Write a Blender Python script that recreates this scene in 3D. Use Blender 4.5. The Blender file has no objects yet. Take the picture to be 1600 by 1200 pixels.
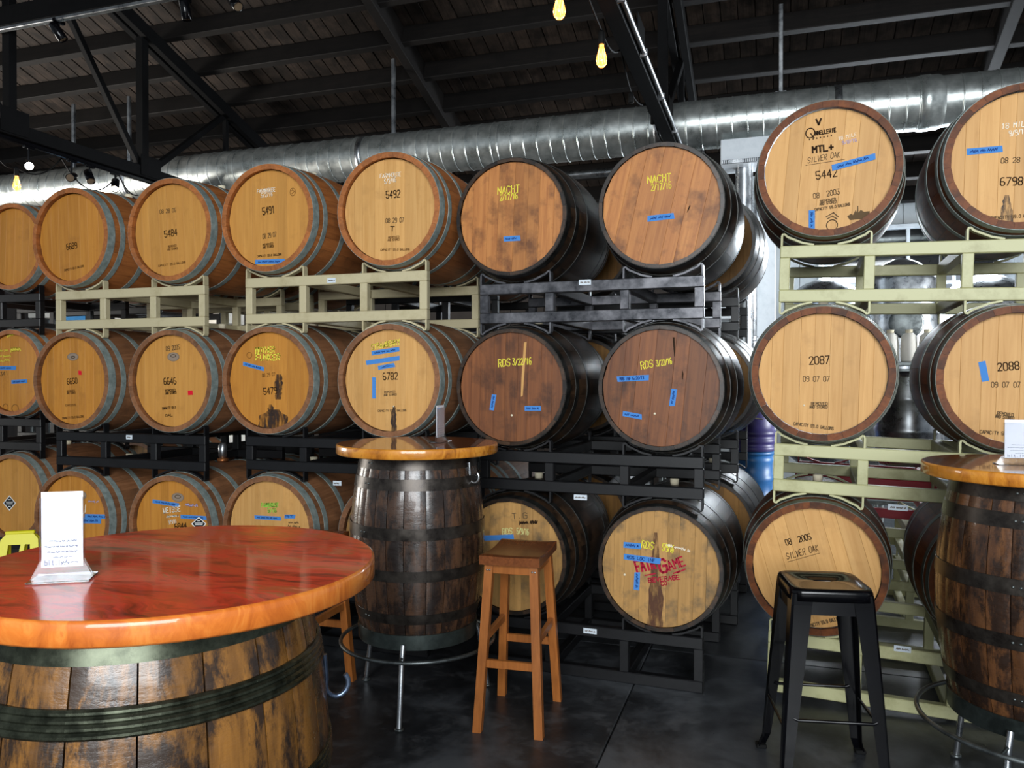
import bpy, math, random
import numpy as np
from mathutils import Matrix, Vector
random.seed(7)
PI = math.pi
SC = bpy.context.scene
COL = SC.collection

# ------------------------------------------------------------------ camera
F = 1232.0                                   # focal length in pixels of the 1600 px frame
CAMR = np.array([[0.948841705, -0.00307536206, 0.315737171],
                 [0.315752148, 0.00924152628, -0.948796699],
                 [0.0, 0.999952567, 0.00973979773]])
CAMP = np.array([0.0, -3.78, 1.51])
cd = bpy.data.cameras.new('camera'); cd.sensor_width = 36; cd.sensor_fit = 'HORIZONTAL'
cd.lens = F / 1600 * 36; cd.clip_start = 0.05; cd.clip_end = 200
cam = bpy.data.objects.new('camera', cd); COL.objects.link(cam)
m4 = np.eye(4); m4[:3, :3] = CAMR; m4[:3, 3] = CAMP
cam.matrix_world = Matrix(m4.tolist())
SC.camera = cam
SC.view_settings.view_transform = 'Standard'; SC.view_settings.look = 'None'
SC.view_settings.gamma = 1.0; SC.view_settings.use_curve_mapping = False
SC.view_settings.exposure = 0.33

# ------------------------------------------------------------------ light
w = bpy.data.worlds.new('daylight'); SC.world = w; w.use_nodes = True
bg = w.node_tree.nodes['Background']
bg.inputs[0].default_value = (0.80, 0.90, 1.0, 1); bg.inputs[1].default_value = 0.28

def area(name, loc, target, sx, sy, power, col, spread=180):
    d = bpy.data.lights.new(name, 'AREA'); d.shape = 'RECTANGLE'; d.size = sx; d.size_y = sy
    d.energy = power; d.color = col; d.spread = math.radians(spread)
    o = bpy.data.objects.new(name, d); COL.objects.link(o)
    o.location = loc
    o.rotation_euler = (Vector(target) - Vector(loc)).to_track_quat('-Z', 'Y').to_euler()
    return o
area('bay_door_daylight', (1.2, -8.4, 3.1), (-1.0, 0.0, 1.4), 5.0, 3.6, 730, (0.92, 0.97, 1.0))
area('added_left_uplight', (-10.8, 1.0, 1.5), (-5.0, 3.2, 4.0), 3.0, 2.4, 190, (1.0, 0.95, 0.87), 110)  # unseen lamp added low on the left to brighten the roof planks
area('rear_window_daylight', (1.55, 6.75, 2.65), (0.2, 1.5, 1.5), 2.0, 1.2, 330, (0.85, 0.93, 1.0))

area('added_right_fill', (4.6, 3.4, 1.7), (-0.4, 4.3, 1.5), 2.2, 2.2, 110, (0.93, 0.97, 1.0), 70)  # unseen lamp added at the right to brighten column, pipe and drums

# ------------------------------------------------------------------ rays of the camera, for placing things at a depth
def ray(u, v):
    return CAMR @ np.array([(u - 800) / F, -(v - 600) / F, -1.0])
def at_y(u, v, y):
    d = ray(u, v); return CAMP + d * (y - CAMP[1]) / d[1]
def at_z(u, v, z):
    d = ray(u, v); return CAMP + d * (z - CAMP[2]) / d[2]
def at_x(u, v, x):
    d = ray(u, v); return CAMP + d * (x - CAMP[0]) / d[0]

# ------------------------------------------------------------------ materials
def lin(h):
    h = h.lstrip('#'); o = []
    for i in (0, 2, 4):
        c = int(h[i:i + 2], 16) / 255
        o.append(c / 12.92 if c <= 0.04045 else ((c + 0.055) / 1.055) ** 2.4)
    return (*o, 1.0)

class NT:
    def __init__(s, name):
        s.m = bpy.data.materials.new(name); s.m.use_nodes = True
        s.t = s.m.node_tree; s.b = s.t.nodes['Principled BSDF']
    def n(s, kind, **kw):
        nd = s.t.nodes.new(kind)
        for k, v in kw.items():
            if isinstance(v, tuple) and k.startswith('i_'): pass
            setattr(nd, k, v)
        return nd
    def l(s, a, b): s.t.links.new(a, b)
    def coords(s, scale=(1, 1, 1), rand=True):
        tc = s.n('ShaderNodeTexCoord'); mp = s.n('ShaderNodeMapping')
        s.l(tc.outputs['Object'], mp.inputs['Vector'])
        mp.inputs['Scale'].default_value = scale
        if rand:
            oi = s.n('ShaderNodeObjectInfo'); mu = s.n('ShaderNodeVectorMath', operation='SCALE')
            mu.inputs[0].default_value = (37.0, 53.0, 71.0)
            s.l(oi.outputs['Random'], mu.inputs['Scale']); s.l(mu.outputs[0], mp.inputs['Location'])
        return mp.outputs[0]
    def noise(s, vec, scale, detail=4, rough=0.55, dist=0.0):
        n = s.n('ShaderNodeTexNoise'); n.inputs['Scale'].default_value = scale
        n.inputs['Detail'].default_value = detail; n.inputs['Roughness'].default_value = rough
        n.inputs['Distortion'].default_value = dist
        s.l(vec, n.inputs['Vector']); return n.outputs['Fac']
    def ramp(s, fac, stops, interp='LINEAR'):
        r = s.n('ShaderNodeValToRGB'); r.color_ramp.interpolation = interp
        e = r.color_ramp.elements
        while len(e) < len(stops): e.new(0.5)
        for el, (p, c) in zip(e, stops):
            el.position = p; el.color = c if isinstance(c, tuple) else lin(c)
        s.l(fac, r.inputs[0]); return r.outputs[0]
    def mix(s, fac, a, b, blend='MIX'):
        x = s.n('ShaderNodeMix', data_type='RGBA', blend_type=blend)
        for sock, val in ((x.inputs[0], fac), (x.inputs[6], a), (x.inputs[7], b)):
            if isinstance(val, (int, float)): sock.default_value = val
            elif isinstance(val, tuple): sock.default_value = val
            elif isinstance(val, str): sock.default_value = lin(val)
            else: s.l(val, sock)
        return x.outputs[2]
    def fin(s, col=None, rough=0.5, metal=0.0, spec=0.5, bump=None, bs=0.2, bd=0.002, coat=0.0):
        b = s.b
        if col is not None:
            if isinstance(col, str): b.inputs['Base Color'].default_value = lin(col)
            else: s.l(col, b.inputs['Base Color'])
        if isinstance(rough, (int, float)): b.inputs['Roughness'].default_value = rough
        else: s.l(rough, b.inputs['Roughness'])
        b.inputs['Metallic'].default_value = metal
        b.inputs['Specular IOR Level'].default_value = spec
        b.inputs['Coat Weight'].default_value = coat; b.inputs['Coat Roughness'].default_value = 0.06
        if bump is not None:
            bp = s.n('ShaderNodeBump'); bp.inputs['Strength'].default_value = bs
            bp.inputs['Distance'].default_value = bd
            s.l(bump, bp.inputs['Height']); s.l(bp.outputs[0], b.inputs['Normal'])
        return s.m

def wood(name, c1, c2, dark, axis='y', rough=0.5, var=0.5, stain=0.35, coat=0.0, sth=0.5, grain=1.0, bs=0.25, spec=0.4):
    """Grain along an axis, a shade of its own for every piece, dark blotches."""
    s = NT(name)
    st = {'x': (1.2, 22, 22), 'y': (22, 1.2, 22), 'z': (22, 22, 1.2)}[axis]
    v = s.coords(tuple(a * grain for a in st))
    g = s.noise(v, 2.2, 5, 0.6, 0.6)
    base = s.ramp(g, [(0.3, c1), (0.72, c2)])
    oi = s.n('ShaderNodeObjectInfo')
    hsv = s.n('ShaderNodeHueSaturation'); s.l(base, hsv.inputs['Color'])
    mr = s.n('ShaderNodeMapRange'); s.l(oi.outputs['Random'], mr.inputs[0])
    mr.inputs[3].default_value = 1 - var * 0.5; mr.inputs[4].default_value = 1 + var * 0.35
    s.l(mr.outputs[0], hsv.inputs['Value'])
    v2 = s.coords((5, 5, 5))
    bl = s.noise(v2, 1.3, 5, 0.65)
    msk = s.ramp(bl, [(sth, (0, 0, 0, 1)), (min(1, sth + 0.2), (stain, stain, stain, 1))])
    col = s.mix(msk, hsv.outputs[0], dark)
    return s.fin(col, rough, 0, spec, g, bs, 0.0015, coat)

def metal(name, c1, c2, rough=0.45, met=0.7, scale=14, stops=(0.35, 0.7), rand=True):
    s = NT(name)
    v = s.coords((1, 1, 1), rand)
    n = s.noise(v, scale, 6, 0.65)
    r = s.ramp(n, [(0.3, (rough * 0.75,) * 3 + (1,)), (0.75, (min(1, rough * 1.35),) * 3 + (1,))])
    return s.fin(s.ramp(n, [(stops[0], c1), (stops[1], c2)]), r, met, 0.5, n, 0.06, 0.001)

def paint(name, c, rough=0.5, var='', scale=9, spec=0.5, met=0.0, coat=0.0):
    s = NT(name)
    n = s.noise(s.coords((1, 1, 1)), scale, 6, 0.7)
    col = s.ramp(n, [(0.33, var or c), (0.5, c)])
    return s.fin(col, rough, met, spec, None, coat=coat)

def flat(name, c, rough=0.8, spec=0.2):
    s = NT(name); return s.fin(c, rough, 0, spec)

def emit(name, c, strength, base='#222222'):
    s = NT(name); s.b.inputs['Base Color'].default_value = lin(base)
    s.b.inputs['Emission Color'].default_value = lin(c); s.b.inputs['Emission Strength'].default_value = strength
    return s.m

M = {}
M['oak'] = wood('oak_stave', '#8a5028', '#b06c38', '#4b3422', rough=0.5, var=0.35, stain=0.45, sth=0.52)
M['oak_dusty'] = wood('oak_stave_dusty', '#70482c', '#8d6040', '#3a2c22', rough=0.6, var=0.35, stain=0.55, sth=0.5)
M['oak_dark'] = wood('oak_stave_dark', '#5c2e12', '#79431d', '#24150c', rough=0.5, var=0.5, stain=0.7, sth=0.46, spec=0.2)
M['oak_black'] = wood('oak_stave_blackened', '#2e2118', '#493423', '#0e0c0b', rough=0.36, var=0.8, stain=0.85, sth=0.42, spec=0.5)
M['head_gold'] = wood('oak_head_golden', '#b37c38', '#c58e45', '#8a5c2a', 'z', 0.52, 0.2, 0.4, sth=0.55, bs=0.08)
M['head_pale'] = wood('oak_head_pale', '#bd8b4c', '#cf9f60', '#946a38', 'z', 0.55, 0.2, 0.4, sth=0.55, bs=0.08)
M['head_amber'] = wood('oak_head_amber', '#ad7028', '#c08436', '#805022', 'z', 0.5, 0.22, 0.4, sth=0.55, bs=0.08)
M['head_orange'] = wood('oak_head_orange', '#9a5f30', '#b97c42', '#4a2818', 'z', 0.5, 0.35, 0.75, sth=0.5, bs=0.15)
M['head_red'] = wood('oak_head_reddish', '#653a20', '#88522b', '#2c1a12', 'z', 0.5, 0.5, 0.75, sth=0.49, bs=0.2)
M['head_worn'] = wood('oak_head_weathered', '#9a733e', '#b68a50', '#4c4436', 'z', 0.62, 0.3, 0.85, sth=0.49, bs=0.25)
M['head_dim'] = wood('oak_head_ochre', '#7d5522', '#94692d', '#4a3116', 'z', 0.6, 0.3, 0.5, bs=0.1)
M['galv'] = metal('galvanised_hoop', '#727d79', '#98a29d', 0.55, 0.2, 30)
M['hoop_dark'] = metal('dark_steel_hoop', '#43463f', '#63685f', 0.45, 0.4, 26)
M['hoop_black'] = metal('black_iron_hoop', '#1c1c1b', '#3a3a37', 0.36, 0.6, 22)
M['cream'] = paint('cream_rack_paint', '#b8ad8b', 0.5, '#a69a77', 5)
M['cream_lit'] = paint('cream_rack_paint_yellow_lit', '#b4b286', 0.48, '#9c986c', 5)  # cream paint, with the yellowish light on these racks put into the colour
M['black_rack'] = paint('black_rack_paint', '#111113', 0.42, '#0a0a0b', 12, 0.4)
M['grey_rack'] = metal('bare_steel_rack', '#3b3c40', '#77767a', 0.34, 0.75, 10)
M['red_rack'] = paint('red_rack_paint', '#9a1526', 0.45, '#7c0f1c', 6)
M['white_plastic'] = paint('white_plastic', '#e6e2d8', 0.5, '#d8d2c4', 4)
M['bung'] = flat('ivory_bung_silicone', '#d9cfb4', 0.6)
M['tape'] = flat('blue_masking_tape', '#4580c4', 0.75)
M['tape_ink'] = flat('tape_pen_ink', '#1d3a78', 0.8)
M['ink'] = flat('black_stencil_ink', '#2c1c0e', 0.85)
M['ink_faint'] = flat('faded_stencil_ink', '#6f4a24', 0.85)
M['ink_grey'] = flat('grey_stencil_ink', '#5d4a34', 0.85)
M['chalk'] = flat('white_chalk', '#efe6d4', 0.95)
M['chalk_yellow'] = flat('yellow_chalk', '#e0d34a', 0.95)
M['chalk_pale'] = flat('pale_yellow_chalk', '#d3cf8a', 0.95)
M['chalk_green'] = flat('green_chalk', '#86d04a', 0.95)
M['chalk_lilac'] = flat('lilac_chalk', '#a9a4cf', 0.95)
M['red_paint'] = flat('red_brush_paint', '#a31a33', 0.8)
M['red_dot'] = flat('red_sticker', '#d1162c', 0.6)
M['sticker_black'] = flat('black_sticker', '#14161a', 0.5)
M['sticker_white'] = flat('white_sticker', '#e9e9e6', 0.6)
M['oval_grey'] = flat('grey_oval_stamp', '#8d7c6c', 0.8)
M['label'] = flat('white_rack_label', '#c9d2da', 0.6)
M['steel'] = metal('brushed_steel', '#8b8f94', '#c5c9cc', 0.3, 0.95, 10)
M['steel_dark'] = metal('weathered_steel', '#4b4f4f', '#7c8282', 0.38, 0.85, 12)
M['base_ring'] = metal('greenish_steel_band', '#343a38', '#5a6461', 0.36, 0.8, 9)
M['duct'] = metal('galvanised_duct', '#9ba2a0', '#d2d6d3', 0.31, 0.8, 7, (0.3, 0.7), False)
M['chrome_white'] = paint('white_enamel', '#cfd6dc', 0.35, '#bcc5cc', 3)
M['black_steel'] = paint('black_gloss_steel', '#060609', 0.17, '#040405', 6, 0.22, 0.0, 0.15)
M['truss'] = paint('black_truss_paint', '#0b0b0c', 0.7, '#070708', 7, 0.08)
M['conduit'] = metal('silver_conduit', '#7a7d80', '#b2b4b6', 0.32, 0.9, 9)
M['roof_plank'] = wood('roof_plank', '#221c18', '#40352e', '#0b0908', 'y', 0.75, 0.6, 0.7, sth=0.42, bs=0.35, spec=0.25)
M['purlin'] = wood('roof_purlin', '#0e0c0b', '#181412', '#070606', 'x', 0.7, 0.4, 0.6, bs=0.25, spec=0.25)
M['stool'] = wood('honey_stool_wood', '#8a4f22', '#a9662f', '#5a3216', 'z', 0.32, 0.2, 0.25, grain=1.4, bs=0.06, spec=0.5)
M['stool_seat'] = wood('brown_stool_seat', '#5f3319', '#7d4724', '#3a1f10', 'y', 0.26, 0.1, 0.3, grain=1.4, bs=0.05, spec=0.5)
M['yellow'] = paint('yellow_plastic', '#d9d016', 0.45, '#c9bf10', 4)
M['blue_plastic'] = paint('blue_plastic', '#2f6fae', 0.4, '#275f98', 3)
M['purple_plastic'] = paint('violet_blue_plastic', '#3c3573', 0.42, '#332c64', 3)
M['sky_box'] = paint('sky_blue_card', '#4fa0dd', 0.5, '#468fca', 3)
M['copper'] = metal('copper', '#9a5a34', '#c98450', 0.35, 0.8, 9)
M['rubber'] = flat('black_rubber', '#0d0d0d', 0.7)
M['lamp_warm'] = emit('warm_filament_glow', '#ffb45e', 7.0)
M['lamp_cool'] = emit('spot_lens_glow', '#fff0d8', 16.0)
M['lamp_off'] = flat('dark_lens', '#6a5a48', 0.2, 0.6)
M['hook'] = metal('blue_grey_hook', '#4d5a70', '#77859b', 0.3, 0.8, 10)

def mat_floor():
    s = NT('black_concrete')
    v = s.coords((1, 1, 1), False)
    a = s.noise(v, 1.6, 8, 0.65, 0.4); b = s.noise(v, 7, 8, 0.7, 0.3); c = s.noise(v, 60, 3, 0.5)
    col = s.ramp(a, [(0.36, '#18191b'), (0.5, '#2a2c2f'), (0.64, '#4d5054')])
    pat = s.ramp(b, [(0.52, (0, 0, 0, 1)), (0.66, (0.5, 0.5, 0.5, 1))])
    col = s.mix(pat, col, '#55575a')
    return s.fin(col, s.ramp(b, [(0.3, (0.26,) * 3 + (1,)), (0.7, (0.5,) * 3 + (1,))]), 0, 0.5, c, 0.12, 0.002)
M['floor'] = mat_floor()
def mat_wall(name, c1, c2):
    s = NT(name); n = s.noise(s.coords((1, 1, 0.4), False), 3, 6, 0.6)
    return s.fin(s.ramp(n, [(0.35, c1), (0.7, c2)]), 0.6, 0, 0.3, n, 0.1, 0.003)
M['wall_pale'] = mat_wall('pale_wall_panel', '#a9b0b4', '#c3c9cc')
M['wall_dark'] = mat_wall('dark_wall_panel', '#2a2523', '#3b3430')

def mat_cedar(name, cols, edge=False, scale=1.0, coat=1.0):
    s = NT(name)
    v = s.coords((1.1 * scale, 5.5 * scale, 3.0), False)
    d = s.noise(s.coords((2.2 * scale, 3.2 * scale, 2), False), 1.2, 3, 0.5)
    add = s.n('ShaderNodeVectorMath', operation='ADD'); s.l(v, add.inputs[0])
    sc = s.n('ShaderNodeVectorMath', operation='SCALE'); sc.inputs['Scale'].default_value = 1.6
    cb = s.n('ShaderNodeCombineXYZ'); s.l(d, cb.inputs[1]); s.l(cb.outputs[0], sc.inputs[0]); s.l(sc.outputs[0], add.inputs[1])
    n = s.noise(add.outputs[0], 1.7, 9, 0.66, 1.2)
    col = s.ramp(n, [(0.30, cols[0]), (0.42, cols[1]), (0.52, cols[2]), (0.60, cols[3]), (0.70, cols[4])])
    big = s.noise(s.coords((1, 1.6, 1), False), 3.4, 3, .55, .8)
    col = s.mix(s.ramp(big, [(.47, (0, 0, 0, 1)), (.64, (.45, .45, .45, 1))]), col, cols[3])
    wv = s.noise(s.coords((3, 7, 3), False), 1.4, 3, .5)
    bp = s.n('ShaderNodeBump'); bp.inputs['Strength'].default_value = .12; bp.inputs['Distance'].default_value = .004
    s.l(wv, bp.inputs['Height']); s.l(bp.outputs[0], s.b.inputs['Coat Normal'])
    return s.fin(col, 0.38, 0, 0.3, None, coat=coat)
M['cedar'] = mat_cedar('red_cedar_slab', ['#48140a', '#a82b15', '#de3a22', '#b04f22', '#e8744e'], scale=1.9, coat=.5)
M['cedar_edge'] = mat_cedar('cedar_edge', ['#8a3c14', '#b05a20', '#c46a26', '#cf7c34', '#a84c1c'], scale=2.2, coat=0.7)
M['amber_top'] = mat_cedar('amber_slab', ['#4a220c', '#6b3312', '#83421a', '#955020', '#7a3a16'])
M['amber_edge'] = mat_cedar('amber_edge', ['#7a4214', '#a8651f', '#c07a28', '#cf8b33', '#9c581a'], scale=2.0, coat=0.7)

def mat_table_stave(name, a, b, dark, patch):
    s = NT(name)
    v = s.coords((16, 16, 0.9)); g = s.noise(v, 2.0, 6, 0.62, 0.5)
    col = s.ramp(g, [(0.3, a), (0.7, b)])
    p = s.noise(s.coords((9.0, 9.0, 3.2)), 1.6, 9, 0.74, 0.3)
    pm = s.ramp(p, [(0.45, (0, 0, 0, 1)), (0.555, (patch, patch, patch, 1))])
    col = s.mix(pm, col, dark)
    oi = s.n('ShaderNodeObjectInfo'); hsv = s.n('ShaderNodeHueSaturation'); s.l(col, hsv.inputs['Color'])
    mr = s.n('ShaderNodeMapRange'); s.l(oi.outputs['Random'], mr.inputs[0])
    mr.inputs[3].default_value = 0.65; mr.inputs[4].default_value = 1.2; s.l(mr.outputs[0], hsv.inputs['Value'])
    cr = s.noise(s.coords((9, 9, 26)), 2.2, 5, 0.7)
    return s.fin(hsv.outputs[0], s.ramp(cr, [(0.35, (0.22,) * 3 + (1,)), (0.7, (0.42,) * 3 + (1,))]), 0, 0.5, cr, 0.4, 0.003, 0.35)
M['stave_near'] = mat_table_stave('varnished_stave_brown', '#4b3119', '#8e602a', '#1c1716', 0.9)
M['stave_back'] = mat_table_stave('varnished_stave_dark', '#36261c', '#553a28', '#191413', 0.85)
M['stave_right'] = mat_table_stave('varnished_stave_umber', '#42291a', '#6b4527', '#181210', 0.85)
M['hoop_olive'] = metal('olive_steel_hoop', '#2b2e25', '#565a4b', 0.27, 0.85, 24)
M['hoop_brown'] = metal('brown_steel_hoop', '#2a2522', '#4a443e', 0.32, 0.7, 18)

def mat_acrylic():
    s = NT('clear_acrylic'); b = s.b
    b.inputs['Base Color'].default_value = (0.95, 0.97, 1, 1); b.inputs['Roughness'].default_value = 0.03
    b.inputs['Transmission Weight'].default_value = 1.0; b.inputs['IOR'].default_value = 1.45
    return s.m
M['acrylic'] = mat_acrylic()
M['card'] = flat('white_card', '#f1f1f6', 0.5, 0.4)
M['card_ink'] = flat('grey_card_ink', '#6f7590', 0.8)
M['glass'] = mat_acrylic(); M['glass'].name = 'window_glass'
def mat_bulb():
    s = NT('bulb_glass'); b = s.b
    b.inputs['Base Color'].default_value = (1.0, 0.72, 0.4, 1); b.inputs['Roughness'].default_value = 0.05
    b.inputs['Transmission Weight'].default_value = 1.0
    b.inputs['Emission Color'].default_value = lin('#ff9c46'); b.inputs['Emission Strength'].default_value = 1.6
    return s.m
M['bulb'] = mat_bulb()
def mat_stain(name='dark_drip_stain', c='#2a1a12', lo=.12, hi=.92):
    s = NT(name)
    n = s.noise(s.coords((30, 30, 7), False), 1.5, 5, 0.7)
    tr = s.n('ShaderNodeBsdfTransparent'); mx = s.n('ShaderNodeMixShader')
    f = s.ramp(n, [(0.36, (lo,) * 3 + (1,)), (0.58, (hi,) * 3 + (1,))])
    s.l(f, mx.inputs[0]); s.l(tr.outputs[0], mx.inputs[1]); s.l(s.b.outputs[0], mx.inputs[2])
    out = s.t.nodes['Material Output']; s.l(mx.outputs[0], out.inputs[0])
    return s.fin(c, 0.6)
M['stain'] = mat_stain()
M['stain_brown'] = mat_stain('brown_drip_stain', '#4f2a16', .05, .8)

# ------------------------------------------------------------------ mesh helpers
class MB:
    def __init__(s): s.v = []; s.f = []; s.sm = []
    def add(s, vs, fs, smooth=False, mat=None):
        o = len(s.v)
        if mat is not None: vs = [tuple(mat @ Vector(p)) for p in vs]
        s.v += [tuple(p) for p in vs]
        s.f += [tuple(i + o for i in f) for f in fs]; s.sm += [smooth] * len(fs)
        return s
    def box(s, c, d, ch=0.0, mat=None):
        x, y, z = (k / 2 for k in d)
        if ch <= 0:
            vs = [(sx * x + c[0], sy * y + c[1], sz * z + c[2]) for sx in (-1, 1) for sy in (-1, 1) for sz in (-1, 1)]
            return s.add(vs, [(0, 1, 3, 2), (4, 6, 7, 5), (0, 4, 5, 1), (2, 3, 7, 6), (0, 2, 6, 4), (1, 5, 7, 3)], False, mat)
        ch = min(ch, x * 0.9, y * 0.9, z * 0.9); vs = []; ix = {}
        h = (x, y, z)
        for sx in (-1, 1):
            for sy in (-1, 1):
                for sz in (-1, 1):
                    for a in range(3):
                        sg = (sx, sy, sz)
                        p = [sg[k] * (h[k] if k == a else h[k] - ch) + c[k] for k in range(3)]
                        ix[sg + (a,)] = len(vs); vs.append(tuple(p))
        fs = []
        for a in range(3):
            b, e = (a + 1) % 3, (a + 2) % 3
            for q in (-1, 1):
                r = []
                for (u, t) in ((-1, -1), (1, -1), (1, 1), (-1, 1)):
                    sg = [0, 0, 0]; sg[a] = q; sg[b] = u; sg[e] = t; r.append(ix[tuple(sg) + (a,)])
                fs.append(tuple(r if q > 0 else r[::-1]))
            for u in (-1, 1):
                for t in (-1, 1):          # edge along axis a
                    p0 = [0, 0, 0]; p0[a] = -1; p0[b] = u; p0[e] = t
                    p1 = list(p0); p1[a] = 1
                    r = [ix[tuple(p0) + (b,)], ix[tuple(p1) + (b,)], ix[tuple(p1) + (e,)], ix[tuple(p0) + (e,)]]
                    fs.append(tuple(r if u * t < 0 else r[::-1]))
        for sg in [(i, j, k) for i in (-1, 1) for j in (-1, 1) for k in (-1, 1)]:
            r = [ix[sg + (0,)], ix[sg + (1,)], ix[sg + (2,)]]
            fs.append(tuple(r if sg[0] * sg[1] * sg[2] > 0 else r[::-1]))
        return s.add(vs, fs, False, mat)
    def tube(s, pts, r, n=10, cap=True, closed=False, radii=None):
        pts = [Vector(p) for p in pts]; k = len(pts); rings = []
        up = None
        for i, p in enumerate(pts):
            if closed: t = (pts[(i + 1) % k] - pts[i - 1])
            else: t = pts[min(i + 1, k - 1)] - pts[max(i - 1, 0)]
            t.normalize()
            if up is None:
                up = Vector((0, 0, 1)) if abs(t.z) < 0.9 else Vector((1, 0, 0))
            a = t.cross(up); a.normalize(); b = a.cross(t); up = b
            rr = radii[i] if radii else r
            rings.append([p + a * (math.cos(2 * PI * j / n) * rr) + b * (math.sin(2 * PI * j / n) * rr) for j in range(n)])
        vs = [q for R_ in rings for q in R_]; fs = []
        for i in range(k if closed else k - 1):
            i2 = (i + 1) % k
            for j in range(n):
                j2 = (j + 1) % n
                fs.append((i * n + j, i * n + j2, i2 * n + j2, i2 * n + j))
        s.add(vs, fs, True)
        if cap and not closed:
            s.add(rings[0], [tuple(range(n))]); s.add(rings[-1], [tuple(range(n))[::-1]])
        return s
    def lathe(s, prof, n=48, axis='z', smooth=True, c=(0, 0, 0), closed=False):
        """prof: (radius, height) pairs revolved about the axis."""
        vs = []; k = len(prof)
        for (r, h) in prof:
            for j in range(n):
                a = 2 * PI * j / n; p = (r * math.cos(a), r * math.sin(a), h)
                if axis == 'y': p = (p[0], h, -p[1])
                elif axis == 'x': p = (h, p[0], p[1])
                vs.append((p[0] + c[0], p[1] + c[1], p[2] + c[2]))
        fs = []
        for i in range(k if closed else k - 1):
            for j in range(n):
                fs.append((i * n + j, i * n + (j + 1) % n, ((i + 1) % k) * n + (j + 1) % n, ((i + 1) % k) * n + j))
        return s.add(vs, fs, smooth)
    def prism(s, poly, y0, y1, plane='xz'):
        k = len(poly)
        mk = {'xz': lambda p, y: (p[0], y, p[1]), 'yz': lambda p, y: (y, p[0], p[1]), 'xy': lambda p, y: (p[0], p[1], y)}[plane]
        vs = [mk(p, y0) for p in poly] + [mk(p, y1) for p in poly]
        fs = [tuple(range(k)), tuple(range(2 * k - 1, k - 1, -1))] + [(i, i + k, (i + 1) % k + k, (i + 1) % k) for i in range(k)]
        return s.add(vs, fs)
    def mesh(s, name):
        me = bpy.data.meshes.new(name); me.from_pydata(s.v, [], s.f); me.update()
        me.polygons.foreach_set('use_smooth', s.sm); me.materials.append(None)
        me.validate(); return me

def fixn(me):
    import bmesh
    bm = bmesh.new(); bm.from_mesh(me); bmesh.ops.recalc_face_normals(bm, faces=bm.faces); bm.to_mesh(me); bm.free(); return me

def obj(name, me, mat=None, parent=None, loc=None, rot=None, mtx=None):
    if isinstance(me, MB): me = fixn(me.mesh(name))
    o = bpy.data.objects.new(name, me); COL.objects.link(o)
    if parent is not None: o.parent = parent
    if mat is not None:
        o.material_slots[0].link = 'OBJECT'; o.material_slots[0].material = M[mat] if isinstance(mat, str) else mat
    if mtx is not None: o.matrix_basis = mtx
    if loc is not None: o.location = loc
    if rot is not None: o.rotation_euler = rot
    return o
def tag(o, label=None, cat=None, group=None, kind=None):
    if label: o['label'] = label
    if cat: o['category'] = cat
    if group: o['group'] = group
    if kind: o['kind'] = kind
    return o
def thing(name, label, cat, loc=(0, 0, 0), rotz=0.0, group=None, mtx=None):
    o = bpy.data.objects.new(name, None); COL.objects.link(o); o.empty_display_size = 0.05
    o.location = loc; o.rotation_euler = (0, 0, rotz)
    if mtx is not None: o.matrix_basis = mtx
    return tag(o, label, cat, group)
def struct(name, me, mat, parent=None, **k):
    o = obj(name, me, mat, parent, **k)
    if parent is None: o['kind'] = 'structure'
    return o

# ------------------------------------------------------------------ setting: floor, roof, walls
fb = MB(); fb.box((-3.5, -0.5, -0.11), (24, 21, 0.14))
floor = struct('floor', fb, 'floor')
SL = 3.0
slab_me = fixn(MB().box((0, 0, -0.022), (SL - 0.006, SL - 0.006, 0.044), 0.004).mesh('slab'))
for i in range(-5, 3):
    for j in range(-3, 4):
        obj('slab', slab_me, 'floor', floor, loc=(i * SL + 0.85, j * SL - 0.9, 0))

ROOF_B = 0.33; ROOF_A = 1.51 + 5.8                # roof height = ROOF_A - ROOF_B*(y+3.78)
def roof_z(y): return ROOF_A - ROOF_B * (y + 3.78)
ang = math.atan(ROOF_B)
Y0, Y1 = -7.5, 8.9
cb = MB()
cb.add([(-15, Y0, roof_z(Y0) + .05), (7, Y0, roof_z(Y0) + .05), (7, Y1, roof_z(Y1) + .05), (-15, Y1, roof_z(Y1) + .05),
        (-15, Y0, roof_z(Y0) + .12), (7, Y0, roof_z(Y0) + .12), (7, Y1, roof_z(Y1) + .12), (-15, Y1, roof_z(Y1) + .12)],
       [(0, 1, 2, 3), (7, 6, 5, 4), (0, 4, 5, 1), (1, 5, 6, 2), (2, 6, 7, 3), (3, 7, 4, 0)])
ceiling = struct('ceiling', cb, 'purlin')
PW = 0.152
LEN = (9.5 - (-1.0)) / math.cos(ang)
pl_me = fixn(MB().box((0, 0, 0), (PW - 0.006, LEN, 0.03), 0.005).mesh('plank'))
k = 0
x = -11.5
while x < 4.6:
    ym = (Y1 - 1.0) / 2
    o = obj('plank', pl_me, 'roof_plank', ceiling)
    o.location = (x, ym, roof_z(ym) + 0.02 + random.uniform(-0.006, 0.004)); o.rotation_euler = (-ang, 0, 0)
    x += PW; k += 1
pu_me = fixn(MB().box((0, 0, 0), (19, 0.07, 0.20), 0.006).mesh('purlin'))
for i in range(-6, 11):
    y = 3.31 + i * 0.5
    o = obj('purlin', pu_me, 'purlin', ceiling)
    o.location = (-4.0, y, roof_z(y) - 0.105); o.rotation_euler = (-ang, 0, 0)
for x in (-3.53, 1.9):
    y = 3.2
    o = obj('rafter', fixn(MB().box((0, 0, 0), (0.10, 10.0, 0.24), 0.006).mesh('rafter')), 'purlin', ceiling)
    o.location = (x, y, roof_z(y) - 0.14); o.rotation_euler = (-ang, 0, 0)

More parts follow.
